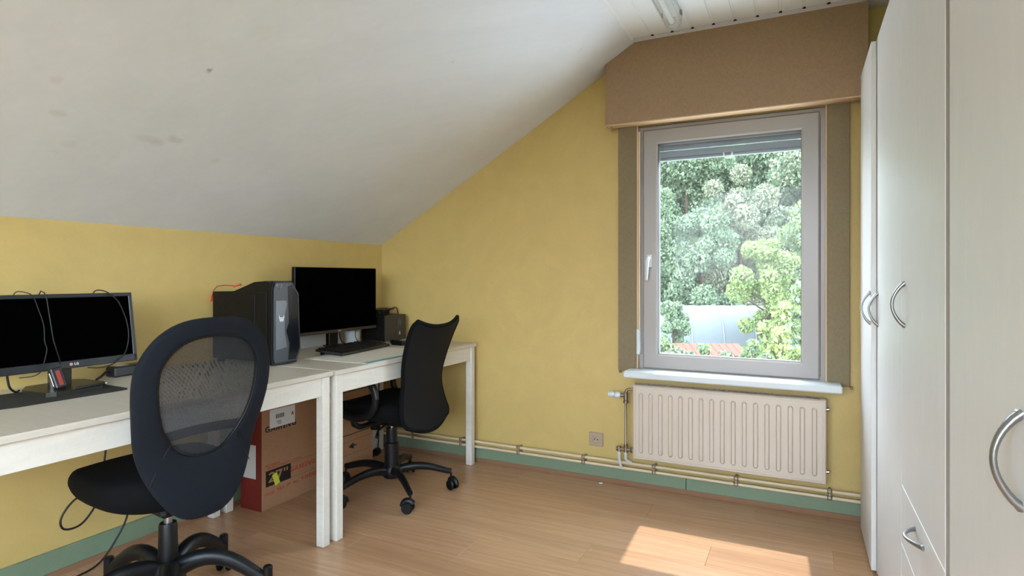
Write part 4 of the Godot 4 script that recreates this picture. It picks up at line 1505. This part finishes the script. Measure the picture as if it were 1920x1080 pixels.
# ---------------------------------------------------------------- under the desks
func under_desk_things() -> void:
	var bx := thing("monitor_carton", "brown cardboard monitor carton with red print under the tables", "box", Vector3(0.135, 0, 0.779))
	var st := begin()
	box2(st, Vector3(-0.075, 0.0, -0.428), Vector3(0.075, 0.600, 0.426), 0.002)
	obj("carton", st, M.cardboard, bx)
	st = begin()
	box2(st, Vector3(-0.074, 0.001, 0.4262), Vector3(0.0745, 0.599, 0.4275), 0.0)
	obj("red_end", st, M.box_red, bx)
	st = begin()
	box2(st, Vector3(-0.07, 0.16, 0.4276), Vector3(0.035, 0.33, 0.4283), 0.0)
	obj("end_label", st, M.panel_white, bx)
	var fx := 0.0752
	var off := -0.779
	# shipping label with its print
	st = begin()
	box2(st, Vector3(fx + 0.0009, 0.408, 0.990 + off), Vector3(fx + 0.0014, 0.502, 1.156 + off), 0.0)
	var lb := obj("shipping_label", st, M.white_print, bx)
	st = begin()
	var z := 1.118
	var i := 0
	while z > 1.062:
		var w: float = [0.0016, 0.0028, 0.0012, 0.0022][i % 4]
		box2(st, Vector3(fx + 0.0016, 0.452, z + off - w), Vector3(fx + 0.0019, 0.474, z + off), 0.0)
		z -= w + [0.0018, 0.0012, 0.0026][i % 3]
		i += 1
	for k in 4:
		box2(st, Vector3(fx + 0.0016, 0.438 - k * 0.006, 1.082 + off), Vector3(fx + 0.0019, 0.440 - k * 0.006, 1.115 - 0.004 * k + off), 0.0)
	obj("bar_print", st, M.print_black, lb)
	text(bx, "label_letter", "A", M.print_black, Vector3(fx + 0.0018, 0.459, 1.007 + off), 0.020)
	text(bx, "printed_word", "GAMING", M.print_black, Vector3(fx + 0.0004, 0.406, 1.082 + off), 0.030, Basis(Vector3.UP, PI / 2), 1.25)
	# lower print
	text(bx, "printed_word", "HDR GAMING", M.print_red, Vector3(fx + 0.0004, 0.222, 1.138 + off), 0.010, Basis(Vector3.UP, PI / 2), 1.1)
	text(bx, "printed_word", "THE PERFORMANCE OF GAMING", M.print_red, Vector3(fx + 0.0004, 0.208, 1.060 + off), 0.009, Basis(Vector3.UP, PI / 2), 1.25)
	st = begin()
	box2(st, Vector3(fx, 0.116, 1.018 + off), Vector3(fx + 0.0006, 0.196, 1.180 + off), 0.0)
	obj("black_field", st, M.print_black, bx)
	text(bx, "printed_word", "27\"", M.cardboard, Vector3(fx + 0.001, 0.158, 1.098 + off), 0.052, Basis(Vector3.UP, PI / 2), 1.25)
	text(bx, "printed_word", "GAMING", M.print_red, Vector3(fx + 0.0004, 0.160, 0.932 + off), 0.026, Basis(Vector3.UP, PI / 2), 1.25)
	st = begin()
	for y in [0.197, 0.118]:
		box2(st, Vector3(fx, y - 0.001, 0.36 + off), Vector3(fx + 0.0004, y + 0.001, 1.016 + off), 0.0)
	obj("printed_rule", st, M.print_line, bx)
	text(bx, "printed_word", "HDMI", M.print_red, Vector3(fx + 0.0004, 0.092, 0.870 + off), 0.022, Basis(Vector3.UP, PI / 2), 1.3)
	text(bx, "printed_word", "165", M.print_red, Vector3(fx + 0.0004, 0.084, 1.085 + off), 0.018, Basis(Vector3.UP, PI / 2), 1.3)
	text(bx, "printed_word", "FULL HD", M.print_red, Vector3(fx + 0.0004, 0.078, 1.155 + off), 0.012, Basis(Vector3.UP, PI / 2), 1.0)
	text(bx, "printed_word", "IPS", M.print_red, Vector3(fx + 0.0004, 0.088, 1.030 + off), 0.013, Basis(Vector3.UP, PI / 2), 1.0)
	text(bx, "printed_word", "1ms", M.print_red, Vector3(fx + 0.0004, 0.088, 0.985 + off), 0.016, Basis(Vector3.UP, PI / 2), 1.0)
	st = begin()
	extrude(st, PackedVector2Array([Vector2(-0.008, 0), Vector2(0, 0.014), Vector2(0.008, 0), Vector2(0.004, 0), Vector2(0.004, -0.007), Vector2(-0.004, -0.007), Vector2(-0.004, 0)]), 0.0005, Transform3D(Basis(Vector3.UP, PI / 2), Vector3(fx + 0.0002, 0.092, 0.936 + off)))
	obj("printed_arrow", st, M.print_red, bx)
	st = begin()
	box(st, Vector3(fx + 0.0014, 0.142, 1.116 + off), Vector3(0.0006, 0.062, 0.032), 0.0, Basis(Vector3.RIGHT, 0.35))
	obj("yellow_sticker", st, M.sticker_yellow, bx)
	# black box outline and arrow printed near the far end
	st = begin()
	box2(st, Vector3(fx, 0.235, 0.385 + off), Vector3(fx + 0.0005, 0.240, 0.70 + off), 0.0)
	box2(st, Vector3(fx, 0.235, 0.385 + off), Vector3(fx + 0.0005, 0.500, 0.389 + off), 0.0)
	box2(st, Vector3(fx, 0.495, 0.385 + off), Vector3(fx + 0.0005, 0.500, 0.70 + off), 0.0)
	obj("printed_frame", st, M.print_black, bx)
	st = begin()
	extrude(st, PackedVector2Array([Vector2(-0.03, 0.0), Vector2(0.02, 0.02), Vector2(0.012, 0.006), Vector2(0.055, 0.0), Vector2(0.012, -0.006), Vector2(0.02, -0.02)]), 0.0005, Transform3D(Basis(Vector3.UP, PI / 2), Vector3(fx + 0.0002, 0.165, 0.545 + off)))
	obj("printed_arrow", st, M.print_black, bx)
	# white panel in the corner, cables on the floor
	st = begin()
	box2(st, Vector3(0.022, 0.0, 0.104), Vector3(0.05, 0.60, 0.335), 0.003)
	tag(obj("shelf_board", st, M.panel_white), "white shelf board standing on the floor behind the carton", "board")
	var ps := thing("plug_adapter", "black plug lying on the floor beside the white shelf board", "plug", Vector3(0.105, 0, 0.185), 0.3)
	st = begin()
	box(st, Vector3(0, 0.022, 0), Vector3(0.045, 0.044, 0.06), 0.012)
	obj("plug_body", st, M.deep_plastic, ps)
	st = begin()
	tube(st, [Vector3(0, 0.02, 0.03), Vector3(0, 0.014, 0.06), Vector3(-0.002, 0.008, 0.10), Vector3(-0.012, 0.006, 0.14)], 0.008, 8)
	obj("lead", st, M.cable_black, ps)
	st = begin()
	tube(st, [Vector3(0, 0.04, -0.02), Vector3(0.0, 0.12, -0.036), Vector3(-0.002, 0.35, -0.044), Vector3(-0.002, 0.68, -0.05)], 0.003, 8)
	obj("lead", st, M.cable_black, ps)
	cable("black cable looping under the front table above the skirting board", [Vector3(0.055, 0.735, 1.85), Vector3(0.052, 0.60, 1.845), Vector3(0.04, 0.52, 1.842), Vector3(0.05, 0.42, 1.86), Vector3(0.06, 0.31, 1.87), Vector3(0.065, 0.235, 1.915), Vector3(0.07, 0.195, 1.965), Vector3(0.07, 0.20, 2.02), Vector3(0.07, 0.245, 2.03), Vector3(0.07, 0.30, 1.985), Vector3(0.075, 0.33, 1.90), Vector3(0.08, 0.32, 1.82), Vector3(0.085, 0.25, 1.785), Vector3(0.085, 0.17, 1.79), Vector3(0.08, 0.09, 1.83), Vector3(0.085, 0.02, 1.90), Vector3(0.095, 0.006, 2.0), Vector3(0.11, 0.006, 2.2), Vector3(0.10, 0.006, 2.5)], 0.0040, M.cable_black)
	st = begin()
	box(st, Vector3(1.608, 0.003, 0.05), Vector3(0.022, 0.005, 0.012), 0.001, Basis(Vector3.UP, 0.5))
	tag(obj("plaster_crumb", st, M.debris), "tiny white crumb on the floor near the skirting board", "crumb")

func ceiling_lamp() -> void:
	var l := thing("ceiling_lamp", "switched-off fluorescent tube lamp with a clear cover on the boarded ceiling", "lamp", Vector3(2.078, CEIL, 0.34))
	var L := 1.24
	var st := begin()
	box2(st, Vector3(-0.040, -0.022, 0.012), Vector3(0.040, -0.0005, L - 0.012), 0.006)
	obj("tray", st, M.lamp_tray, l)
	st = begin()
	box2(st, Vector3(-0.028, -0.030, 0.05), Vector3(0.028, -0.0225, L - 0.05), 0.004)
	obj("reflector", st, M.lamp_tube, l)
	st = begin()
	cyl(st, Vector3(-0.004, -0.048, 0.045), Vector3(-0.004, -0.048, L - 0.045), 0.013, 16)
	obj("tube", st, M.lamp_tube, l)
	for z in [0.034, L - 0.046]:
		st = begin()
		box2(st, Vector3(-0.020, -0.066, z), Vector3(0.012, -0.0225, z + 0.012), 0.004)
		obj("tube_holder", st, M.lamp_tray, l)
	# clear cover: open half-round trough with rounded ends
	st = begin()
	st.set_smooth_group(6)
	var prof := []
	for k in 13:
		var a := PI + PI * k / 12.0
		prof.append(Vector2(0.044 * spow(cos(a), 0.75), -0.018 + 0.062 * spow(sin(a), 0.8)))
	var zs := [0.0, 0.006, 0.022, 0.05, L - 0.05, L - 0.022, L - 0.006, L]
	var sc := [0.55, 0.78, 0.94, 1.0, 1.0, 0.94, 0.78, 0.55]
	for i in zs.size() - 1:
		for k in 12:
			var p0: Vector2 = prof[k]
			var p1: Vector2 = prof[k + 1]
			var f := func(p: Vector2, s: float, z: float) -> Vector3:
				return Vector3(p.x * s, -0.018 + (p.y + 0.018) * s, z)
			quad(st, f.call(p0, sc[i], zs[i]), f.call(p1, sc[i], zs[i]), f.call(p1, sc[i + 1], zs[i + 1]), f.call(p0, sc[i + 1], zs[i + 1]), Vector3(p0.x + p1.x, p0.y + p1.y + 0.036, 0))
	for e in [0, zs.size() - 1]:
		for k in range(1, 12):
			var s: float = sc[e]
			tri(st, Vector3(prof[0].x * s, -0.018 + (prof[0].y + 0.018) * s, zs[e]), Vector3(prof[k].x * s, -0.018 + (prof[k].y + 0.018) * s, zs[e]), Vector3(prof[k + 1].x * s, -0.018 + (prof[k + 1].y + 0.018) * s, zs[e]), Vector3(0, 0, -1 if e == 0 else 1))
	obj("clear_cover", st, M.lamp_cover, l)
	for z in [0.07, 0.45, 0.85, L - 0.08]:
		for s in [-1.0, 1.0]:
			st = begin()
			box(st, Vector3(s * 0.046, -0.022, z), Vector3(0.007, 0.022, 0.02), 0.002)
			obj("cover_clip", st, M.handle_metal, l)

# ---------------------------------------------------------------- outdoors
func leaf_mesh() -> ArrayMesh:
	var st := begin()
	st.set_smooth_group(-1)
	var a := Vector3(0, -0.5, 0)
	var b := Vector3(0.30, 0.02, 0.08)
	var c := Vector3(0, 0.5, -0.05)
	var d := Vector3(-0.30, 0.02, 0.08)
	tri(st, a, b, c, Vector3.BACK)
	tri(st, a, c, d, Vector3.BACK)
	st.generate_normals()
	return st.commit()

var leaf_shape: ArrayMesh

func tree(called: String, label: String, foot: Vector3, height: float, spread: float, count: int, size: float, cols: Array, crown_from := 0.15, clumps := 26, group := "") -> void:
	var t := thing(called, label, "tree" if called.contains("tree") else "shrub", foot, 0.0, group)
	var st := begin()
	tube(st, [Vector3(0, -0.2, 0), Vector3(0.1, height * 0.3, 0.05), Vector3(0.0, height * 0.6, 0), Vector3(0.05, height * 0.85, 0)], [spread * 0.07 + 0.02, spread * 0.05 + 0.015, spread * 0.03 + 0.01, 0.02], 8)
	for k in 6:
		var a := k * 1.05 + 0.3
		var y := height * (crown_from + 0.12 + 0.1 * k * (1.0 - crown_from))
		tube(st, [Vector3(0, y * 0.85, 0), Vector3(cos(a) * spread * 0.35, y, sin(a) * spread * 0.35), Vector3(cos(a) * spread * 0.7, minf(y * 1.15, height * 0.95), sin(a) * spread * 0.7)], [spread * 0.025 + 0.01, spread * 0.015 + 0.008, 0.01], 6)
	obj("trunk", st, M.bark, t)
	var mm := MultiMesh.new()
	mm.transform_format = MultiMesh.TRANSFORM_3D
	mm.use_colors = true
	mm.mesh = leaf_shape
	mm.instance_count = count
	var cen := []
	var cr := []
	for k in clumps:
		var v := crown_from + (1.0 - crown_from) * pow(rng.randf(), 0.85)
		var w := spread * (0.35 + 0.65 * sin(PI * clampf((v - crown_from) / (1.0 - crown_from) * 0.82 + 0.12, 0.0, 1.0)))
		var a := rng.randf() * TAU
		var rr := sqrt(rng.randf()) * w * 0.85
		cen.append(Vector3(cos(a) * rr, v * height * 0.95, sin(a) * rr))
		cr.append(spread * rng.randf_range(0.20, 0.38))
	for i in count:
		var k := rng.randi_range(0, clumps - 1)
		var n := Vector3(rng.randfn(), rng.randfn() * 0.9 + 0.25, rng.randfn()).normalized()
		var p: Vector3 = cen[k] + n * cr[k] * (0.72 + 0.34 * rng.randf())
		p.y = maxf(p.y, 0.05)
		var bs := Basis(Vector3(rng.randfn(), rng.randfn(), rng.randfn()).normalized(), rng.randf() * TAU).scaled(Vector3.ONE * size * rng.randf_range(0.7, 1.35))
		mm.set_instance_transform(i, Transform3D(bs, p))
		var c: Color = cols[rng.randi_range(0, cols.size() - 1)]
		var f := rng.randf_range(0.8, 1.2)
		mm.set_instance_color(i, Color(c.r * f, c.g * f, c.b * f))
	var mi := MultiMeshInstance3D.new()
	mi.name = "foliage"
	mi.multimesh = mm
	mi.material_override = M.leaf
	mi.set_meta("kind", "stuff")
	t.add_child(mi)

func outside() -> void:
	leaf_shape = leaf_mesh()
	# ground and the roof verge above the window
	var st := begin()
	box2(st, Vector3(-70, -3.4, -110), Vector3(60, -3.0, 30), 0.0)
	structure(obj("ground", st, M.meadow), "rough green garden ground outside")
	st = begin()
	box2(st, Vector3(0.6, 2.92, -0.55), Vector3(ROOM_W + 0.3, 3.04, -0.3), 0.004)
	structure(obj("roof_overhang", st, M.eave_wood), "roof overhang above the window outside")
	st = begin()
	box2(st, Vector3(-3, -0.65, -7.5), Vector3(7, -0.45, -0.3), 0.0)  # added reflector, out of sight, throws daylight up onto the slope
	structure(obj("bounce_slab", st, M.bounce_pale), "added pale slab, unseen below the window, bouncing daylight upward")
	st = begin()
	extrude(st, PackedVector2Array([Vector2(-66, -3.1), Vector2(-110, 27), Vector2(-112, 27), Vector2(-112, -3.1)]), 160.0, Transform3D(Basis(Vector3(0, 0, 1), Vector3(0, 1, 0), Vector3(-1, 0, 0)), Vector3(80, 0, 0)))
	structure(obj("hillside", st, M.forest_floor), "dark wooded hillside behind the trees")
	# plastic tunnel greenhouse
	var tn := thing("greenhouse_tunnel", "long white plastic tunnel greenhouse in the garden", "greenhouse", Vector3(-2.2, -3.0, -37.5), 0.0)
	tn.rotation.y = 0.42
	st = begin()
	st.set_smooth_group(7)
	var R := 2.35
	for i in 24:
		for k in 20:
			var a0 := PI * k / 20.0
			var a1 := PI * (k + 1) / 20.0
			var x0 := -6.5 + i * 0.5
			var x1 := x0 + 0.5
			var r0 := R * (1.0 - 0.012 * absf(sin(x0 * PI / 1.0)))
			var r1 := R * (1.0 - 0.012 * absf(sin(x1 * PI / 1.0)))
			quad(st, Vector3(x0, sin(a0) * r0, cos(a0) * r0), Vector3(x1, sin(a0) * r1, cos(a0) * r1), Vector3(x1, sin(a1) * r1, cos(a1) * r1), Vector3(x0, sin(a1) * r0, cos(a1) * r0), Vector3(0, sin(a0), cos(a0)))
	obj("plastic_skin", st, M.tunnel_plastic, tn)
	for i in 7:
		st = begin()
		var ring := []
		for k in 17:
			ring.append(Vector3(-6.4 + i * 1.95, sin(PI * k / 16.0) * (R + 0.02), cos(PI * k / 16.0) * (R + 0.02)))
		tube(st, ring, 0.03, 6)
		obj("hoop", st, M.tunnel_hoop, tn)
	# tall wood behind
	var mid := [Color(0.105, 0.140, 0.082), Color(0.135, 0.175, 0.100), Color(0.165, 0.205, 0.120)]  # mid and pale greens greyed so the leaf colour carries the haze
	var pale := [Color(0.144, 0.158, 0.097), Color(0.180, 0.187, 0.119), Color(0.212, 0.210, 0.136)]
	var lime := [Color(0.172, 0.212, 0.078), Color(0.212, 0.253, 0.092), Color(0.138, 0.179, 0.074)]
	var g := "trees of the wood behind the greenhouse"
	var places := ["at the far left", "left of the pane centre", "behind the pale tree", "right of the pane centre", "at the far right", "highest on the left slope", "highest in the middle", "highest on the right slope"]
	for k in 8:
		var far := k >= 5
		var x := -19.0 + 5.6 * k if not far else -17.0 + 8.0 * (k - 5)
		var z := -57.0 - 3.0 * (k % 2) if not far else -70.0
		tree("tree", "tall dense wood tree " + places[k], Vector3(x, -3.0 if not far else -1.0, z), 18.2 + 0.9 * (k % 3), 5.2, 30000, 0.34, [mid, mid + pale, mid][k % 3], 0.02, 46, g)
	for k in 5:
		tree("tree", "dense tree of the wood right of the pane, %s" % ["nearest the vine", "second", "third", "fourth", "outermost"][k], Vector3(11.0 + 5.4 * k, -3.0, -56.0 - 2.0 * (k % 2)), 18.6, 5.2, 16000, 0.40, mid, 0.02, 46, g)
	tree("tree", "green tree behind the left end of the greenhouse", Vector3(-9.0, -3, -47), 12.0, 3.6, 17000, 0.26, mid, 0.02, 34, g)
	tree("tree", "low green tree in the middle above the greenhouse", Vector3(-4.8, -3, -46), 10.0, 3.2, 16000, 0.25, mid, 0.02, 30, g)
	tree("tree", "pale tree with haze greyed into its leaves in the centre of the window", Vector3(-2.2, -3, -49), 14.6, 3.4, 20000, 0.25, pale, 0.08, 34, g)
	tree("tree", "yellow-green tree above the greenhouse at the right", Vector3(0.7, -3, -33), 6.6, 2.0, 13000, 0.17, lime, 0.1, 26, g)
	tree("tree", "green tree at the right window edge behind the vine", Vector3(3.0, -3, -36), 8.5, 2.4, 13000, 0.20, mid + lime, 0.05, 28, g)
	g = "shrubs in front of the greenhouse"
	tree("shrub", "round green bush in front of the greenhouse at the left", Vector3(-1.75, -3, -19.2), 3.25, 0.70, 6000, 0.13, mid, 0.12, 34, g)
	tree("shrub", "leafy vine with bright yellow-green leaves at the lower right", Vector3(2.15, -3, -11.5), 3.7, 0.55, 1500, 0.16, lime + [Color(0.36, 0.38, 0.11)], 0.45, 16, g)
	tree("shrub", "bright shrub beyond the lower right corner of the pane", Vector3(2.75, -3, -14.0), 4.2, 0.8, 2200, 0.16, lime + mid, 0.3, 18, g)
	for k in 9:
		var x := -1.6 + k * 0.42
		var names := ["leftmost", "second", "third", "fourth", "fifth", "sixth", "seventh", "eighth", "last"]
		tree("shrub", "low garden plant below the greenhouse, %s from the left" % names[k], Vector3(x, -3, -15.5 + 0.5 * (k % 3)), 1.85 + 0.26 * ((k * 2) % 3), 0.5, 1700, 0.11, [mid + pale, mid + lime, pale][k % 3], 0.1, 16, "low garden plants")
	# tiled roof of a shed below
	var sh := thing("shed_roof", "low red-brown tiled shed roof in the garden", "roof", Vector3(-0.35, -1.42, -17.9), 0.42)
	st = begin()
	box(st, Vector3(0, -0.80, 0), Vector3(2.2, 1.54, 1.1), 0.01)
	obj("shed_wall", st, M.render_wall, sh)
	for r in 4:
		for k in 10:
			st = begin()
			box(st, Vector3(-1.1 + k * 0.245, 0.02 + r * 0.07, 0.5 - r * 0.27), Vector3(0.235, 0.03, 0.32), 0.01, Basis(Vector3.RIGHT, 0.25))
			obj("tile", st, M.roof_tile, sh)
